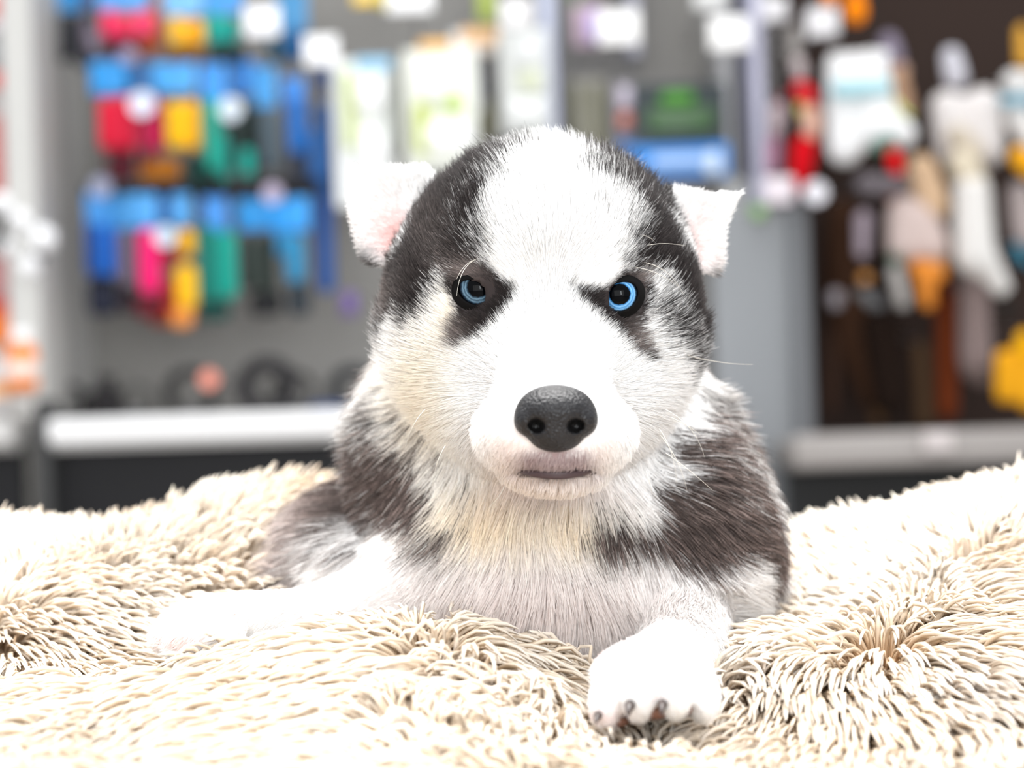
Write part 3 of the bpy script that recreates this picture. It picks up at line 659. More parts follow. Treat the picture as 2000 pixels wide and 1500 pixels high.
# ================================================================== the shop behind
import bmesh
def bm_mesh(name, bm, m, smooth=True):
    me = bpy.data.meshes.new(name); bm.normal_update(); bm.to_mesh(me); bm.free(); me.materials.append(m)
    if smooth: me.polygons.foreach_set('use_smooth', [True] * len(me.polygons))
    return me
def rb(name, x0, x1, y0, y1, z0, z1, m, parent=None, bev=0.2, seg=2, taper=0.0, base=None, **kw):
    """rounded box in world metres, relative to its parent's location"""
    bm = bmesh.new(); bmesh.ops.create_cube(bm, size=1)
    sx, sy, sz = x1 - x0, y1 - y0, z1 - z0
    for v in bm.verts:
        k = 1 - taper * (0.5 - v.co.z)
        v.co = Vector(((v.co.x * k) * sx, v.co.y * sy, v.co.z * sz))
    if bev: bmesh.ops.bevel(bm, geom=list(bm.edges), offset=bev * min(sx, sy, sz), segments=seg, affect='EDGES', profile=0.5)
    c = Vector(((x0 + x1) / 2, (y0 + y1) / 2, (z0 + z1) / 2)); o = base if base is not None else (parent.location if parent else Vector())
    bmesh.ops.translate(bm, verts=bm.verts, vec=c - o)
    return link(name, bm_mesh(name, bm, m, bev > 0.01 and seg > 1), parent, loc=base, **kw)
def pr(name, r, D, th, m, parent, bev=0.3, **kw):
    """rounded box filling the pixel rectangle r at distance D (its front face), th metres deep"""
    x0, y0, x1, y1 = r; c = W((x0 + x1) / 2, (y0 + y1) / 2, D); hw, hh = abs(x1 - x0) * D / K / 2, abs(y1 - y0) * D / K / 2
    return rb(name, c.x - hw, c.x + hw, D, D + th, c.z - hh, c.z + hh, m, parent, bev, **kw)
def root(name, r, D, label, cat, group=None):
    c = W((r[0] + r[2]) / 2, r[3], D); return link(name, None, None, c, label, cat, group)
def pm(col, rough=0.5, **k): return mat(col, rough, 0.35, **k)
def wire(name, pts, r, m, parent, sides=6, **kw):
    P = np.array([list(p) for p in pts], float); V, F = tubes(P[None], np.full((1, len(P)), r), sides)
    o = parent.location if parent else Vector()
    return link(name, np_mesh(name, V - np.array(o), F, m), parent, **kw)
def plush(name, prims, m, parent, k=0.012, h=0.006, label=None):
    """prims: capsules (px,py,px,py,r0,r1,depth) joined softly"""
    ps = []
    for (a, b, c, d, r0, r1, D) in prims:
        A, B = np.array(W(a, b, D)), np.array(W(c, d, D)); s = D / K; ps.append((A, B, r0 * s, r1 * s))
    lo = np.min([np.minimum(A, B) - max(r0, r1) - .02 for A, B, r0, r1 in ps], 0); hi = np.max([np.maximum(A, B) + max(r0, r1) + .02 for A, B, r0, r1 in ps], 0)
    ax = [np.arange(lo[i], hi[i], h) for i in range(3)]; x, y, z = ax[0][:, None, None], ax[1][None, :, None], ax[2][None, None, :]
    d = None
    for A, B, r0, r1 in ps:
        q = sd_cap(x, y, z, A, B + 1e-5, r0, r1); d = q if d is None else smin(d, q, k)
    v, q = surface_nets(d, *ax); return link(name, np_mesh(name, v - np.array(parent.location), q, m), parent, label=label)
# ---- setting
def struct(name, x0, x1, y0, y1, z0, z1, m): 
    return rb(name, x0, x1, y0, y1, z0, z1, m, None, 0, base=Vector(((x0 + x1) / 2, (y0 + y1) / 2, z0)), kind='structure')
struct('floor', -3, 3, -2.5, 3.6, -0.05, 0, mat('#8b8783', 0.5, 0.4, grain=.12, scale=6))
struct('wall_back', -3, 3, 3.5, 3.6, 0, 2.8, mat('#b9b6b0', 0.8, 0.2, grain=.05, scale=8))
GB = 2.95; GF = 2.55
def shelf_bay(label, px0, px1, lipz, liph, boardcol, lipcol, kickcol, top=1.35, board_y=GB, px1b=None):
    """one gondola bay: board, posts, deck, front lip and kick plate"""
    xa, xb = W(px0, 750, GB).x, W(px1b or px1, 750, GB).x
    t = link('shelf_bay', None, None, Vector(((xa + xb) / 2, GB, 0)), label, 'shelving')
    rb('back_panel', xa, xb, board_y, board_y + 0.03, lipz, top, mat(boardcol, 0.7, 0.25, grain=.06, scale=12), t, 0)
    xa2, xb2 = W(px0, 750, GF).x, W(px1, 750, GF).x
    rb('deck', xa2, xb2, GF + .02, GB + .03, lipz - .02, lipz + liph * .25, mat(lipcol, 0.5, .4, grain=.04), t, 0.1)
    rb('price_rail', xa2, xb2, GF, GF + .022, lipz - liph / 2, lipz + liph / 2, mat(lipcol, 0.4, .45, grain=.03), t, 0.25)
    rb('kick_plate', xa2, xb2, GF + .05, GF + .07, 0, lipz - .02, mat(kickcol, 0.6, .3, grain=.2, scale=20), t, 0)
    return t
b1 = shelf_bay('grey gondola bay with white price rail, hung with blue-carded packs', 88, 1392, 0.2255, 0.029, '#8d8b87', '#f4f3f2', '#17171a', px1b=1520)
b2 = shelf_bay('dark brown gondola bay with grey price rail on the right', 1545, 2150, 0.1765, 0.038, '#2b1c15', '#9c9692', '#141414')
b3 = shelf_bay('pale gondola bay cut off by the left edge of the frame', -900, 20, 0.226, 0.03, '#b9b6b3', '#c9c7c4', '#17171a')
for par, px, wd, col, D0, dz in ((b3, 52, 62, '#c6c5c1', 2.62, 0.24), (b1, 1092, 30, '#c5cbe0', 2.8, 0.24), (b1, 1500, 22, '#c3c3d8', 2.76, 0.45), (b1, 1262, 22, '#a9a9b6', 2.86, 0.66), (b1, 1438, 26, '#b9b9b9', 2.84, .30)):
    c = W(px, 750, D0); hw = wd * D0 / K / 2
    rb('upright', c.x - hw, c.x + hw, D0, GB + .01, dz, 1.35, mat(col, 0.45, 0.4, grain=.04), par, 0.12, seg=1)
rb('foot', W(66, 0, 2.6).x - .008, W(66, 0, 2.6).x + .01, 2.56, 2.62, 0.0, .262, mat('#3a3a3a', .6), b3, .2)
ep = link('end_panel', None, None, Vector((W(1555, 0, 2.7).x, 2.7, 0)), 'grey steel end panel beside the dark brown bay', 'panel')
xa, xb = W(1404, 900, 2.72).x, W(1592, 900, 2.72).x
rb('panel', xa, xb, 2.72, 2.74, 0, 0.455, mat('#8a8d90', .5, .4, grain=.05, scale=5), ep, .05, seg=1)
rb('edge_strip', W(1560, 900, 2.7).x, W(1594, 900, 2.7).x, 2.70, 2.78, 0, 0.46, mat('#66686b', .5, .4), ep, .1, seg=1)
# slats of the wire grid right of the pack wall
mt = mat('#8e8b8a', 0.6, .3); ms = mat('#4c4948', .6)
gp = link('wire_grid', None, None, Vector((W(1455, 600, 2.86).x, 2.9, 0.3)), 'grey slatted grid beside the hanging black and green pack', 'grid panel')
rb('frame', W(1446, 0, 2.9).x, W(1512, 0, 2.9).x, 2.92, 2.94, 0.30, 1.0, ms, gp, 0)
for i in range(26):
    z = 0.31 + i * 0.0262; rb('slat', W(1448, 0, 2.88).x, W(1508, 0, 2.88).x, 2.895, 2.92, z, z + .019, mt, gp, .15, seg=1)
rb('rail', W(95, 350, 2.9).x, W(660, 350, 2.9).x, 2.915, 2.95, W(300, 366, 2.9).z - .010, W(300, 366, 2.9).z + .008, mat('#2c2b31', .5), b1, .2)
# ---- peg hooks with white price labels
HOOK = mat('#b8b8bc', 0.3, .5, metal=.8); WHT = mat('#fbfbfb', 0.5, .3)
def peg(px, py, D, label, tag=None, shape='rect', back=GB, group=None):
    c = W(px, py, D); t = link('peg_hook', None, None, Vector((c.x, back, c.z)), label, 'hook', group)
    wire('arm', [(c.x, back + .005, c.z), (c.x, D + .03, c.z), (c.x, D + .008, c.z + .006)], .0022, HOOK, t)
    if tag:
        w, h, col = tag; s = D / K
        if shape == 'rect': rb('price_label', c.x - w * s / 2, c.x + w * s / 2, D - .003, D + .002, c.z - h * s / 2, c.z + h * s / 2, mat(col, .5), t, .3)
        else:
            n = 20; bm = bmesh.new(); bmesh.ops.create_cone(bm, cap_ends=True, segments=n, radius1=w * s / 2, radius2=w * s / 2 * .93, depth=.006)
            bmesh.ops.rotate(bm, verts=bm.verts, matrix=Matrix.Rotation(math.pi / 2, 3, 'X')); bmesh.ops.translate(bm, verts=bm.verts, vec=Vector((c.x, D, c.z)) - t.location)
            link('round_label', bm_mesh('round_label', bm, mat(col, .5), False), t)
    return t
for a in ((512, 42, 2.58, 'white angled price label above the teal pack', (68, 60, '#fcfcff')), (627, 100, 2.58, 'white price label left of the lime and white packs', (66, 58, '#ffffff')),
          (1208, 54, 2.6, 'wide white price label near the middle of the top edge', (82, 66, '#fbfaf8')), (1424, 66, 2.6, 'white price label above the black and green pack, on its right', (78, 64, '#f8f7f5')),
          (1008, 26, 2.66, 'off-white price label at the top edge left of the pale blue upright', (64, 58, '#eceaea')), (1606, 44, 2.6, 'white price label at the top edge beside the orange tags', (62, 56, '#dcdadc')),
          (1521, 372, 2.62, 'off-white price label below the red hanging toy', (58, 52, '#dcd2d8')), (1832, 862, 2.54, 'small white price label on the grey rail', (58, 40, '#cfc6c4')),
          (1512, 18, 2.64, 'blurry white price label beside the lavender upright', (50, 46, '#d8d6d8')), (800, 0, 2.6, 'white price label cut by the top edge above the lime packs', (90, 50, '#ffffff')),
          (1385, 0, 2.66, 'pale price label cut by the top edge right of centre', (60, 36, '#d8d8d6'))):
    peg(a[0], a[1], a[2], a[3], a[4], back=(GB if a[0] != 1832 else 2.56))
for px, py, lab, col, wd in ((277, 203, 'round white sticker label in front of the red packs', '#dfe6f8', 52), (450, 213, 'round white sticker label in front of the teal packs', '#dbe6f0', 48),
                         (322, 462, 'round white sticker label in front of the hot pink pack', '#cfe2f2', 42), (1594, 376, 'round white label below the red hanging toy', '#e6e4ea', 46),
                         (532, 378, 'pinkish round label above the lower blue cards on the right', '#b7abc4', 40), (196, 366, 'greyish round label above the lower blue cards on the left', '#8f93ac', 44),
                         (250, 108, 'dull round label over the middle row of blue cards', '#8f86a0', 36)):
    peg(px, py, 2.62, lab, (wd, wd, col), 'round')
# ---- packs hung from blue header cards: header, then pouch straps below
def pack(name, label, cat, D, header, pieces, group=None, hcol='#2f9fe6', inner=None):
    r = (header[0], header[1], header[2], max(p[3] for p in pieces)) if header else (pieces[0][0], pieces[0][1], pieces[0][2], pieces[0][3])
    t = root(name, r, D + .02, label, cat, group)
    if header:
        pr('header_card', header, D + .012, .004, pm(hcol, .4), t, .3)
        hx_ = (header[0] + header[2]) / 2; c = W(hx_, header[1] + 8, D)
        wire('hang_hook', [(c.x, D + .0, c.z + .004), (c.x, D + .02, c.z), (c.x, GB, c.z)], .002, HOOK, t, 5)
    for p in pieces:
        x0, y0, x1, y1, col = p[:5]; nm = p[5] if len(p) > 5 else 'strap'
        pr(nm, (x0, y0, x1, y1), D + (p[6] if len(p) > 6 else 0), .022, pm(col, .55, grain=.10), t, .42, seg=3)
    return t
H = '#2a9be8'; H2 = '#4aa8ee'
G1r, G2r, G3r = 'top row of carded packs', 'middle row of blue-carded packs', 'lower row of blue-carded packs'
# top row
pack('collar_pack', 'dark grey pack with blue card at the top left of the grey bay', 'pet collar', 2.78, (92, -30, 165, 22), [(90, 22, 140, 118, '#2c2d33'), (142, 18, 186, 130, '#3a3b44')], G1r)
pack('collar_pack', 'slim mauve pack beside the dark grey one, top row', 'pet collar', 2.72, (150, -20, 188, 14), [(160, 34, 178, 92, '#6f6674'), (174, 60, 192, 104, '#8a8090')], G1r, '#3a5c90')
pack('collar_pack', 'pink and red pack with blue card in the top row', 'pet collar', 2.70, (190, -30, 290, 18), [(194, 18, 226, 74, '#ee2f62'), (226, 26, 256, 76, '#e8365c'), (257, 20, 300, 72, '#f2406c'), (200, 72, 262, 112, '#5b0c2a', 'pouch', .03)], G1r, '#5aa8f0')
pack('collar_pack', 'orange-brown pack hanging at the top edge between pink and yellow', 'pet collar', 2.74, (294, -40, 314, 30), [(262, 62, 300, 106, '#c4582c'), (296, 30, 316, 96, '#c8702c')], G1r, '#b87038')
pack('collar_pack', 'yellow pack with pale blue card in the top row', 'pet collar', 2.70, (318, -30, 394, 30), [(328, 30, 360, 90, '#ffc02a'), (360, 36, 398, 90, '#ffae10'), (320, 90, 396, 124, '#8a5a1a', 'pouch', .05)], G1r, '#7cc0f4')
pack('collar_pack', 'teal pack with blue card in the top row', 'pet collar', 2.70, (398, -30, 472, 26), [(400, 22, 434, 86, '#10a496'), (432, 30, 464, 84, '#12988c'), (402, 84, 480, 118, '#20302e', 'pouch', .06)], G1r, '#4a9ee8')
pack('collar_pack', 'navy and blue pack behind the two white price labels', 'pet collar', 2.78, (540, -20, 600, 60), [(520, 60, 556, 120, '#355c70'), (556, 55, 590, 118, '#125a94')], G1r, '#4a94c8')
# middle row
pack('collar_pack', 'red pack with blue card, leftmost of the middle row', 'pet collar', 2.70, (176, 118, 246, 184), [(190, 190, 222, 292, '#e0123a'), (220, 186, 262, 294, '#d40e38'), (206, 290, 262, 352, '#5e0a22', 'pouch', .06)], G2r, H)
pack('collar_pack', 'rosy pink pack behind the round sticker in the middle row', 'pet collar', 2.73, (246, 120, 300, 180), [(264, 200, 290, 296, '#c43a5e'), (288, 192, 320, 292, '#e41260'), (272, 292, 300, 340, '#8a1a36', 'pouch', .04)], G2r, '#3f86cc')
pack('collar_pack', 'bright yellow pack with blue card in the middle row', 'pet collar', 2.69, (300, 122, 382, 182), [(322, 196, 356, 290, '#ffc400'), (354, 194, 388, 292, '#ffb800'), (268, 308, 350, 352, '#cc7c12', 'pouch', .08)], G2r, H2)
pack('collar_pack', 'long teal pack with pale blue card in the middle row', 'pet collar', 2.70, (392, 124, 440, 200), [(398, 190, 428, 330, '#12a690'), (424, 260, 446, 352, '#0c8a7c'), (468, 288, 494, 344, '#12a090', 'clip')], G2r, '#3e9cf0')
pack('collar_pack', 'dark green and grey pack right of the teal one, middle row', 'pet collar', 2.76, (446, 118, 500, 186), [(438, 210, 474, 330, '#33423f'), (472, 200, 506, 340, '#26322e'), (360, 300, 420, 360, '#154a44', 'pouch', .04)], G2r, '#3c90e6')
pack('collar_pack', 'slate pack with blue card beside the navy strap, middle row', 'pet collar', 2.74, (496, 130, 540, 210), [(504, 212, 548, 330, '#55636c'), (560, 290, 600, 350, '#454b5a', 'pouch', .04)], G2r, H2)
pack('leash_pack', 'vivid blue leash with card hanging in the middle row, right', 'pet leash', 2.70, (556, 150, 592, 200), [(560, 190, 596, 300, '#0a66b8'), (600, 250, 634, 350, '#2a5f9e', 'strap', .03)], None, '#3c94ee')
pack('leash_pack', 'long blue strap hanging down left of the puppy ear', 'pet leash', 2.78, (612, 120, 646, 180), [(616, 200, 648, 390, '#285a98'), (616, 380, 650, 572, '#2558a0')], None, '#3a4c78')
pack('leash_pack', 'small blue card beside the white upright on the left', 'pet leash', 2.74, (78, 108, 104, 176), [(84, 176, 100, 300, '#2e3140'), (86, 300, 98, 352, '#33323e')], None, '#3fa2ee')
# lower row
pack('collar_pack', 'royal blue pack, leftmost of the lower row', 'pet collar', 2.70, (166, 376, 214, 444), [(164, 436, 192, 540, '#0f4c98'), (192, 440, 222, 540, '#1066c8'), (168, 540, 226, 616, '#191f36', 'pouch', .05)], G3r, '#3d98e6')
pack('collar_pack', 'mauve grey pack between the royal blue and hot pink ones', 'pet collar', 2.72, (214, 380, 262, 448), [(228, 448, 262, 556, '#7c6f84'), (230, 556, 262, 612, '#34242e', 'pouch', .04)], G3r, H2)
pack('collar_pack', 'hot pink pack with blue card in the lower row', 'pet collar', 2.69, (262, 378, 306, 446), [(268, 446, 310, 574, '#fa0a72'), (262, 574, 318, 622, '#6a0e22', 'pouch', .05)], G3r, '#52aaf0')
pack('collar_pack', 'narrow red pack between hot pink and yellow', 'pet collar', 2.74, (306, 384, 336, 440), [(312, 470, 340, 520, '#dc1830'), (318, 540, 342, 610, '#c41626'), (290, 600, 350, 636, '#a8401c', 'pouch', .04)], G3r, '#3c78c4')
pack('collar_pack', 'yellow pack with a loop above a longer pouch, lower row', 'pet collar', 2.69, (336, 378, 372, 442), [(344, 446, 378, 498, '#ffb818'), (340, 516, 382, 604, '#ffbe08'), (330, 600, 376, 640, '#e08c3c', 'pouch')], G3r, '#50a6ea')
pack('collar_pack', 'teal green pack with blue card in the lower row', 'pet collar', 2.70, (396, 384, 444, 454), [(384, 440, 424, 590, '#04786c'), (424, 450, 460, 584, '#06a08e'), (384, 586, 448, 626, '#0c4a44', 'pouch', .03)], G3r, '#3f92e4')
pack('collar_pack', 'black-green pack under a wide blue card, lower row', 'pet collar', 2.72, (462, 388, 530, 450), [(466, 458, 500, 566, '#333c38'), (500, 458, 538, 572, '#2a332e'), (486, 568, 550, 616, '#1c1d20', 'pouch', .03)], G3r, '#1f98e4')
pack('collar_pack', 'steel blue pack with bright blue card, rightmost of the lower row', 'pet collar', 2.71, (530, 386, 604, 452), [(556, 456, 594, 552, '#2a86b2'), (538, 450, 560, 500, '#2880b0'), (560, 552, 604, 616, '#29323a', 'pouch', .03)], G3r, '#2a9ff0')
# ---- pale clam-shell packs
def clam(label, D, card, cardcol, top, topcol, shapes, cat='pet toy'):
    t = root('blister_pack', card, D + .01, label, cat, None)
    pr('backing_card', card, D + .02, .004, pm(cardcol, .4), t, .3)
    if top: pr('header_strip', top, D + .016, .005, pm(topcol, .4), t, .3)
    for i, s in enumerate(shapes): pr(s[5] if len(s) > 5 else 'blister', s[:4], D + .002 + .001 * i, .018, pm(s[4], .3), t, .42, seg=3)
    c = W((card[0] + card[2]) / 2, card[1] + 6, D); wire('hang_hook', [(c.x, D + .02, c.z + .004), (c.x, D + .04, c.z), (c.x, GB, c.z)], .002, HOOK, t, 5)
    return t
clam('white and lime pack with a light blue top, behind the left ear', 2.72, (652, 116, 768, 404), '#f4f6f4', (694, 112, 764, 138), '#9fd0ee', [(690, 146, 752, 212, '#ffffff'), (700, 262, 756, 312, '#ffffff'), (672, 136, 690, 290, '#cfdc86', 'print_band'), (758, 130, 776, 300, '#a8aca4', 'side_edge')])
clam('tall white and lime pack with an orange top, above the puppy crown', 2.72, (790, 96, 930, 330), '#f2f4ea', (818, 78, 880, 98), '#ffc878', [(820, 110, 880, 190, '#ffffff'), (826, 240, 920, 290, '#ffffff'), (810, 196, 838, 300, '#c3d06a', 'print_band'), (868, 176, 904, 222, '#c6dc84', 'print_band')])
clam('white pack with a peach top, second from the pale blue upright', 2.80, (884, 60, 938, 220), '#f0f2f4', (900, 54, 972, 84), '#ffcf98', [(896, 84, 930, 150, '#ffffff'), (930, 84, 966, 106, '#e8dcd0')])
clam('clear pack of small lime and white pieces beside the pale blue upright', 2.76, (976, 56, 1072, 262), '#dcdedb', None, None, [(1006, 70, 1050, 130, '#eceeed'), (1012, 136, 1060, 176, '#dde2c8'), (990, 190, 1066, 240, '#eef0ee')])
clam('dark narrow pack between the lime packs and the clear one', 2.84, (934, 106, 974, 270), '#66645f', None, None, [(938, 120, 970, 190, '#5c5a58', 'pouch'), (938, 194, 970, 270, '#85836a', 'pouch')])
clam('olive striped pack right of the pale blue upright', 2.84, (1118, 150, 1186, 300), '#a29f98', None, None, [(1120, 160, 1134, 290, '#8b8a6a'), (1158, 160, 1174, 290, '#7c7c58'), (1120, -10, 1132, 60, '#8fae7c', 'side_edge')])
clam('yellow-topped pack cut by the top edge near the middle', 2.72, (688, -60, 768, 10), '#e8dca0', (690, -10, 730, 8), '#ffd23c', [(734, -30, 764, 16, '#d9c85a')])
clam('lime green pack cut by the top edge left of the off-white label', 2.78, (930, -60, 968, 44), '#bccb78', None, None, [(934, -30, 962, 40, '#aabb55')])
clam('pink and lavender pack behind the wide white price label', 2.80, (1120, 10, 1180, 90), '#bfa6b4', None, None, [(1146, 20, 1174, 80, '#b9a9dd')])
t = clam('black pack with a lime green emblem and blue foot, right of the crown', 2.71, (1236, 164, 1420, 346), '#30393c', (1238, 282, 1424, 346), '#2f86d6', [(1264, 206, 1396, 258, '#40603c', 'emblem'), (1290, 176, 1358, 206, '#4c9030', 'emblem'), (1272, 300, 1382, 326, '#a9c8f2', 'print_band'), (1376, 294, 1410, 340, '#d6e6f6', 'print_dot'), (1262, 214, 1378, 236, '#5c7072', 'print_band')])
clam('narrow white and coral pack left of the black and green pack', 2.78, (1204, 160, 1240, 340), '#8d8a90', None, None, [(1208, 168, 1236, 212, '#dcd2e2'), (1208, 218, 1236, 250, '#e08a78'), (1208, 270, 1238, 310, '#5c88c8')])
clam('long pale card hanging low on the grey bay behind the right ear', 2.80, (1420, 350, 1470, 656), '#b4b5b3', None, None, [(1426, 380, 1462, 500, '#bcbdbb', 'pouch')])
clam('small faded red tag low on the grey bay', 2.74, (1394, 656, 1438, 692), '#b86a62', None, None, [(1398, 660, 1434, 676, '#c46e64', 'print_band')], 'tag')
clam('small purple pack low beside the left side of the puppy face', 2.76, (666, 570, 696, 616), '#77619a', None, None, [(670, 574, 694, 608, '#7a62a4')], 'pack')
clam('tiny light green tag under the red toy', 2.7, (1468, 400, 1498, 428), '#8fb878', None, None, [(1470, 402, 1496, 426, '#98c47c')], 'tag')
# ---- things on the deck of the grey bay: coiled black leads and bowls
def coil(name, label, px, py, ro, ri, D, col, cat, lean=0.0, deck=None, arch=True):
    c = W(px, py, D); s = D / K; zb = 0.2255 + .029 * .25
    R, r = ro * s, ri * s; zc = zb + R + r
    t = link(name, None, None, Vector((c.x, D, zb)), label, cat)
    n, k = 40, 8
    for j, (dy, f_) in enumerate(((0, 1.0), (.014, .93), (.027, .98))):
        P = np.array([(R * f_ * math.cos(a), dy + lean * math.sin(a) * R, (R + r) + R * f_ * math.sin(a)) for a in np.linspace(0, 2 * math.pi * .985, n)])
        V, F = tubes(P[None], np.full((1, n), r), k); link('loop', np_mesh('loop', V, F, pm(col, .5, grain=.2)), t)
    rb('buckle', c.x - .010, c.x + .010, D - .012, D + .03, zb, zb + .014, pm('#55565a', .35), t, .3)
    return t
coil('coiled_leash', 'thin black coiled lead, leftmost on the white-railed deck', 128, 790, 34, 6, 2.78, '#3b3a3a', 'pet leash')
coil('coiled_leash', 'thin grey coiled lead beside the black harness', 262, 790, 33, 4, 2.76, '#5b5b58', 'pet leash')
coil('coiled_leash', 'black coiled lead under the coral tag', 372, 790, 44, 8, 2.74, '#222222', 'pet leash')
coil('coiled_leash', 'large thick black coiled lead in the middle of the deck', 522, 775, 46, 14, 2.72, '#1c191d', 'pet leash', .25)
coil('coiled_leash', 'thin black lead resting against the large thick one', 572, 775, 40, 5, 2.78, '#33312f', 'pet leash')
coil('coiled_leash', 'black coiled lead half hidden behind the puppy neck fur', 690, 775, 38, 11, 2.74, '#1e2024', 'pet leash')
hn = link('dog_harness', None, None, Vector((W(205, 800, 2.74).x, 2.74, 0.2328)), 'folded black harness standing like a cone on the deck', 'harness')
rb('chest_plate', hn.location.x - .024, hn.location.x + .024, 2.73, 2.765, .2330, .272, pm('#1d1a1c', .7), hn, .4, seg=3, taper=.45)
rb('neck_strap', hn.location.x - .010, hn.location.x + .012, 2.74, 2.755, .268, .288, pm('#262326', .7), hn, .4, seg=3, taper=.3)
rb('side_strap', hn.location.x - .034, hn.location.x + .034, 2.75, 2.765, .2330, .247, pm('#2a2426', .7), hn, .4, seg=3)
pb = link('folded_lead', None, None, Vector((W(640, 800, 2.7).x, 2.7, .2328)), 'small navy lead bundle lying at the right end of the deck', 'pet leash')
rb('strap', pb.location.x - .022, pb.location.x + .022, 2.69, 2.72, .2330, .248, pm('#2d3f66', .6), pb, .4, seg=3); rb('clip', pb.location.x + .02, pb.location.x + .034, 2.69, 2.71, .2330, .242, pm('#7d8187', .3), pb, .3)
peg(408, 741, 2.7, 'coral round tag above the black coiled lead', (38, 38, '#e8907c'), 'round')
# ---- left neighbour: red packs, ball toy, orange bottles
pack('treat_pack', 'red pack at the top of the left edge', 'pet treat', 2.72, (-50, -40, 22, -10), [(-50, -12, 24, 34, '#e2504a', 'pouch'), (-50, 36, 22, 60, '#e8dce6', 'label_band')], None, '#d8d0d4')
pack('treat_pack', 'smaller red pack on the left edge under the grey one', 'pet treat', 2.72, (-50, 70, 16, 96), [(-50, 70, 16, 134, '#8b8d92', 'pouch'), (-50, 138, 24, 172, '#e8302c', 'pouch')], None, '#6c6e74')
pack('treat_pack', 'long pale red pack hanging on the left edge', 'pet treat', 2.76, (-50, 190, 8, 230), [(-50, 226, 8, 380, '#d8706c', 'pouch')], None, '#c8c0c0')
pack('treat_pack', 'rosy pack with a red foot behind the white ball toy', 'pet treat', 2.80, (-50, 470, 20, 500), [(-50, 500, 18, 590, '#c48888', 'pouch'), (-50, 586, 22, 622, '#dc4a30', 'pouch')], None, '#a89c98')
bt = link('ball_toy', None, None, W(45, 545, 2.62), 'cluster toy of white balls on black cords at the left edge', 'pet toy')
for i, (px, py, r) in enumerate(((2, 398, 22), (42, 430, 27), (84, 466, 27), (20, 482, 22), (58, 520, 21), (-30, 450, 24))):
    c = W(px, py, 2.62 + .01 * (i % 2)); bm = bmesh.new(); bmesh.ops.create_uvsphere(bm, u_segments=20, v_segments=12, radius=r * 2.62 / K)
    bmesh.ops.translate(bm, verts=bm.verts, vec=c - bt.location); link('ball', bm_mesh('ball', bm, mat('#f7f7f8', .5, .3, grain=.03)), bt)
for a, b in (((2, 398), (42, 430)), ((42, 430), (84, 466)), ((42, 430), (20, 482)), ((20, 482), (58, 520)), ((84, 466), (58, 520)), ((2, 398), (-30, 450)), ((-30, 450), (20, 482))):
    wire('cord', [W(*a, 2.63), W((a[0] + b[0]) / 2, (a[1] + b[1]) / 2 + 4, 2.63), W(*b, 2.63)], .011, pm('#1c1917', .7), bt)
c = W(42, 400, 2.62); wire('hang_cord', [c, (c.x, 2.7, c.z + .03), (c.x, GB, c.z + .05)], .002, pm('#26221f', .7), bt)
def bottle(px, py0, py1, wd, D, col, label, band):
    s = D / K; c = W(px, py1, D); h = (py1 - py0) * s; r = wd * s / 2
    t = link('spray_bottle', None, None, c, label, 'bottle')
    def lathe(nm, prof, m):
        n = 24; V = []; 
        for rr, zz in prof:
            V += [(rr * r * math.cos(a), rr * r * math.sin(a), zz * h) for a in np.arange(n) * 2 * math.pi / n]
        k = len(prof); F = [(j * n + i, j * n + (i + 1) % n, (j + 1) * n + (i + 1) % n, (j + 1) * n + i) for j in range(k - 1) for i in range(n)]
        return link(nm, np_mesh(nm, np.array(V), F, m), t)
    lathe('bottle_body', [(.02, 0), (.95, 0), (1, .03), (1, .62), (.8, .72), (.45, .78)], mat(col, .35, .4))
    lathe('label_band', [(1.01, .22), (1.03, .24), (1.03, .46), (1.01, .48)], mat(band, .5))
    lathe('cap', [(.45, .77), (.62, .78), (.62, .97), (.5, 1.0), (.02, 1.0)], mat('#ffffff', .4))
    return t
bottle(44, 645, 762, 62, 2.62, '#f5872a', 'orange toy bottle with a white band and cap at the left edge', '#f4e4da')
bottle(2, 690, 800, 50, 2.74, '#e8e4e4', 'pale toy bottle behind the orange one, cut by the left edge', '#f4b06c')
tt_ = link('treat_box', None, None, W(6, 680, 2.70), 'orange box behind the toy bottles on the left edge', 'pet treat')
pr('carton', (-40, 618, 30, 672), 2.70, .03, pm('#f58020'), tt_, .1); pr('lid', (-40, 610, 32, 622), 2.698, .034, pm('#e06a20'), tt_, .2)
# ---- plush and chew toys in the dark bay
def soft(col): return mat(col, 0.9, .1, grain=.12, scale=70, bump=.4)
def toy(label, box, D, prims, cat='plush toy', name='plush_toy', extra=()):
    t = root(name, box, D, label, cat)
    for i, (nm, col, pp) in enumerate(prims): plush(nm, [p + (D,) if len(p) == 6 else p for p in pp], soft(col), t)
    c = W((box[0] + box[2]) / 2, box[1] + 4, D); wire('hang_hook', [(c.x, D, c.z), (c.x, 2.9, c.z + .002), (c.x, GB, c.z + .004)], .002, HOOK, t, 5)
    return t
toy('white knitted toy with a pale teal band and red toe, in the dark bay', (1610, 100, 1780, 345), 2.66, [('body', '#e6e6e6', [(1640, 130, 1650, 290, 28, 34), (1700, 130, 1716, 250, 34, 40), (1716, 250, 1760, 262, 40, 30)]), ('band', '#a9d2da', [(1638, 176, 1730, 170, 19, 17, 2.64)]),
     ('heel', '#2f6454', [(1716, 288, 1742, 280, 16, 16, 2.635)]), ('toe', '#d8171c', [(1744, 300, 1752, 330, 15, 15, 2.63)]), ('cuff', '#f0f0f0', [(1628, 118, 1725, 112, 15, 15)])])
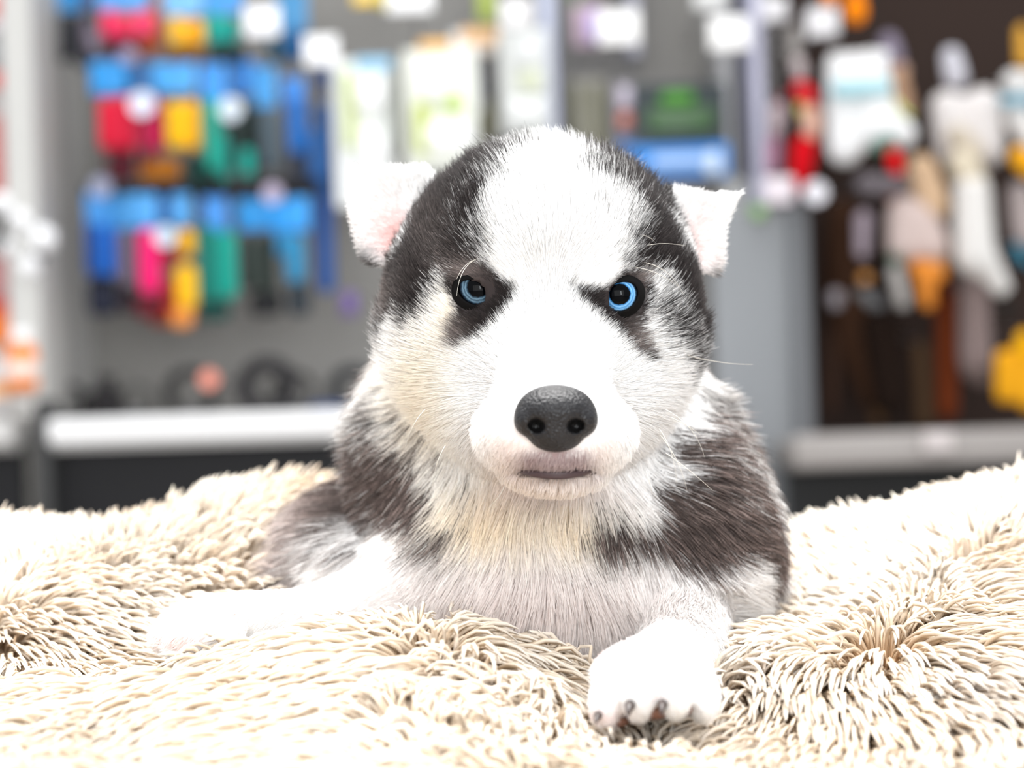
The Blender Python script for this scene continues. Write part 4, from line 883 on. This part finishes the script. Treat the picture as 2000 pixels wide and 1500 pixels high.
toy('long beige plush with drooping limbs in the dark bay', (1730, 300, 1850, 600), 2.70, [('body', '#c9b7b1', [(1770, 420, 1768, 480, 38, 36), (1800, 430, 1820, 480, 34, 36)]), ('head', '#cdae8e', [(1800, 330, 1822, 400, 30, 34)]), ('leg', '#a59b95', [(1752, 530, 1764, 585, 15, 13)]), ('leg', '#d6a877', [(1800, 480, 1826, 516, 26, 22)])])
toy('long white plush hanging right of the beige one', (1860, 340, 1970, 580), 2.68, [('body', '#dbd8d4', [(1898, 370, 1904, 500, 36, 40), (1930, 520, 1955, 560, 26, 20)]), ('neck', '#cfc4ae', [(1880, 320, 1900, 360, 30, 30)]), ('paw', '#262624', [(1965, 595, 1966, 612, 14, 13)])])
toy('fluffy off-white plush in the dark bay under the orange leaf shapes', (1810, 180, 1960, 330), 2.72, [('body', '#d9d4d2', [(1850, 210, 1860, 290, 34, 34), (1920, 210, 1925, 290, 40, 38)]), ('face', '#beb3a2', [(1870, 265, 1900, 300, 24, 26, 2.69)]), ('ear', '#c9c8d0', [(1858, 110, 1866, 150, 20, 24)])])
toy('white and blue plush at the right edge of the frame', (1950, 130, 2040, 260), 2.70, [('body', '#e2e0de', [(1980, 160, 2010, 165, 24, 26), (1990, 230, 2020, 270, 26, 30)]), ('band', '#88b4c6', [(1960, 196, 2020, 196, 12, 13, 2.68)])])
toy('brown plush monkey shape hanging low in the dark bay', (1600, 370, 1720, 820), 2.78, [('body', '#3a261a', [(1650, 420, 1660, 600, 36, 46), (1660, 640, 1700, 780, 40, 20)]), ('arm', '#2a1a12', [(1622, 430, 1612, 590, 13, 12)]), ('leg', '#3d2b22', [(1630, 640, 1622, 800, 18, 14)]), ('face', '#a99ca6', [(1686, 425, 1684, 495, 17, 14, 2.73)])])
toy('dark plush with grey paws beside the brown monkey shape', (1680, 540, 1800, 820), 2.76, [('body', '#1f1510', [(1720, 640, 1740, 780, 40, 34)]), ('paw', '#8c868a', [(1632, 576, 1632, 592, 15, 15, 2.72)]), ('paw', '#77787a', [(1680, 572, 1716, 596, 16, 16)]), ('arm', '#231710', [(1732, 300, 1728, 620, 8, 9)]), ('nose', '#c48a4e', [(1688, 542, 1692, 544, 13, 13, 2.71)])])
toy('grey-white long paw of a plush left of the orange one', (1735, 500, 1790, 620), 2.68, [('arm', '#a4a09c', [(1748, 530, 1764, 592, 15, 15)]), ('cuff', '#45604e', [(1744, 505, 1756, 512, 12, 10)])])
toy('amber orange plush with a collar shape in the dark bay', (1775, 500, 1850, 620), 2.68, [('body', '#d68434', [(1792, 520, 1836, 534, 17, 17), (1806, 545, 1812, 592, 18, 16)])])
toy('rust brown long chew stick hanging low in the dark bay', (1820, 560, 1880, 830), 2.78, [('body', '#6a3015', [(1848, 580, 1850, 800, 22, 22)]), ('tip', '#4a1f10', [(1842, 560, 1842, 590, 20, 20)])], 'chew toy', 'chew_stick')
toy('olive brown chew stick at the lower middle of the dark bay', (1780, 660, 1830, 840), 2.80, [('body', '#54402e', [(1796, 680, 1806, 820, 18, 20)]), ('tip', '#6e5236', [(1700, 760, 1716, 820, 10, 12)])], 'chew toy', 'chew_stick')
toy('mauve grey plush hanging below the white one on the right', (1870, 560, 1940, 760), 2.76, [('body', '#8b7b78', [(1900, 560, 1905, 700, 30, 34)]), ('foot', '#6f605c', [(1890, 720, 1920, 740, 18, 18)])])
toy('yellow plush duck low at the right edge', (1940, 640, 2040, 800), 2.68, [('body', '#e2a01e', [(1962, 700, 1962, 770, 20, 20), (2000, 660, 2012, 780, 18, 26)]), ('bill', '#f4b400', [(1998, 660, 2004, 690, 12, 12, 2.65)])])
toy('orange yellow toy at the right edge below the white and blue plush', (1970, 290, 2030, 350), 2.66, [('body', '#e8a31c', [(1992, 306, 2014, 330, 22, 22)]), ('strap', '#d09a3c', [(1996, 60, 2002, 120, 14, 18)])])
toy('teal fin-shaped toy at the right edge', (1970, 470, 2010, 530), 2.68, [('fin', '#2f7890', [(1984, 480, 2002, 512, 10, 12)]), ('body', '#b0a4a2', [(1990, 380, 2000, 460, 26, 28, 2.74)])])
toy('bright orange drop-shaped toy at the top edge', (1650, 0, 1694, 50), 2.64, [('body', '#ff8a0c', [(1672, 8, 1671, 26, 20, 23)]), ('loop', '#e07a10', [(1672, -20, 1672, -4, 8, 10)])], 'pet toy', 'rubber_toy')
toy('small orange toy above the white label at the top edge', (1600, -20, 1640, 16), 2.66, [('body', '#f78c1c', [(1620, -14, 1620, 0, 17, 16)]), ('loop', '#d87818', [(1620, -40, 1620, -24, 8, 8)])], 'pet toy', 'rubber_toy')
toy('red hanging toy with a peach face, left of the white knitted toy', (1540, 150, 1600, 390), 2.68, [('hat', '#dc3038', [(1564, 172, 1578, 190, 18, 20)]), ('face', '#dfb3a0', [(1584, 222, 1586, 258, 20, 19)]), ('body', '#cf0f1c', [(1570, 290, 1566, 330, 26, 22), (1560, 340, 1562, 368, 12, 11)]), ('trim', '#b8b060', [(1560, 206, 1562, 222, 9, 9, 2.66)])])
toy('dull pink long toy between the red one and the lavender upright', (1498, 190, 1545, 340), 2.72, [('body', '#a8798e', [(1512, 280, 1510, 330, 16, 16)]), ('head', '#b9aaae', [(1518, 215, 1516, 255, 18, 16)]), ('ear', '#8a2030', [(1526, 186, 1528, 200, 8, 9)])])
toy('pale grey rope toy hanging above the red one', (1535, 50, 1575, 160), 2.74, [('rope', '#a8a4a0', [(1552, 60, 1550, 110, 13, 14)]), ('knot', '#c9bcbc', [(1558, 124, 1562, 146, 16, 15)])], 'rope toy', 'rope_toy')
toy('lilac grey plush at the top of the dark bay', (1710, 60, 1765, 140), 2.78, [('body', '#857c8c', [(1736, 82, 1742, 116, 20, 24)]), ('head', '#c2a08e', [(1742, 124, 1758, 140, 18, 18)])])
toy('tan plush leg with a lime edge beside the white knitted toy', (1735, 130, 1780, 230), 2.72, [('body', '#b08d72', [(1752, 150, 1764, 214, 20, 22)]), ('trim', '#c4d284', [(1738, 188, 1776, 226, 7, 8, 2.655)])])
toy('grey plush roll under the white knitted toy', (1660, 340, 1790, 400), 2.74, [('body', '#7f797e', [(1690, 360, 1770, 366, 22, 22)]), ('tail', '#a8582c', [(1740, 386, 1762, 392, 10, 10)])])
print('all', round(time.time() - T0, 1), len(bpy.data.objects))
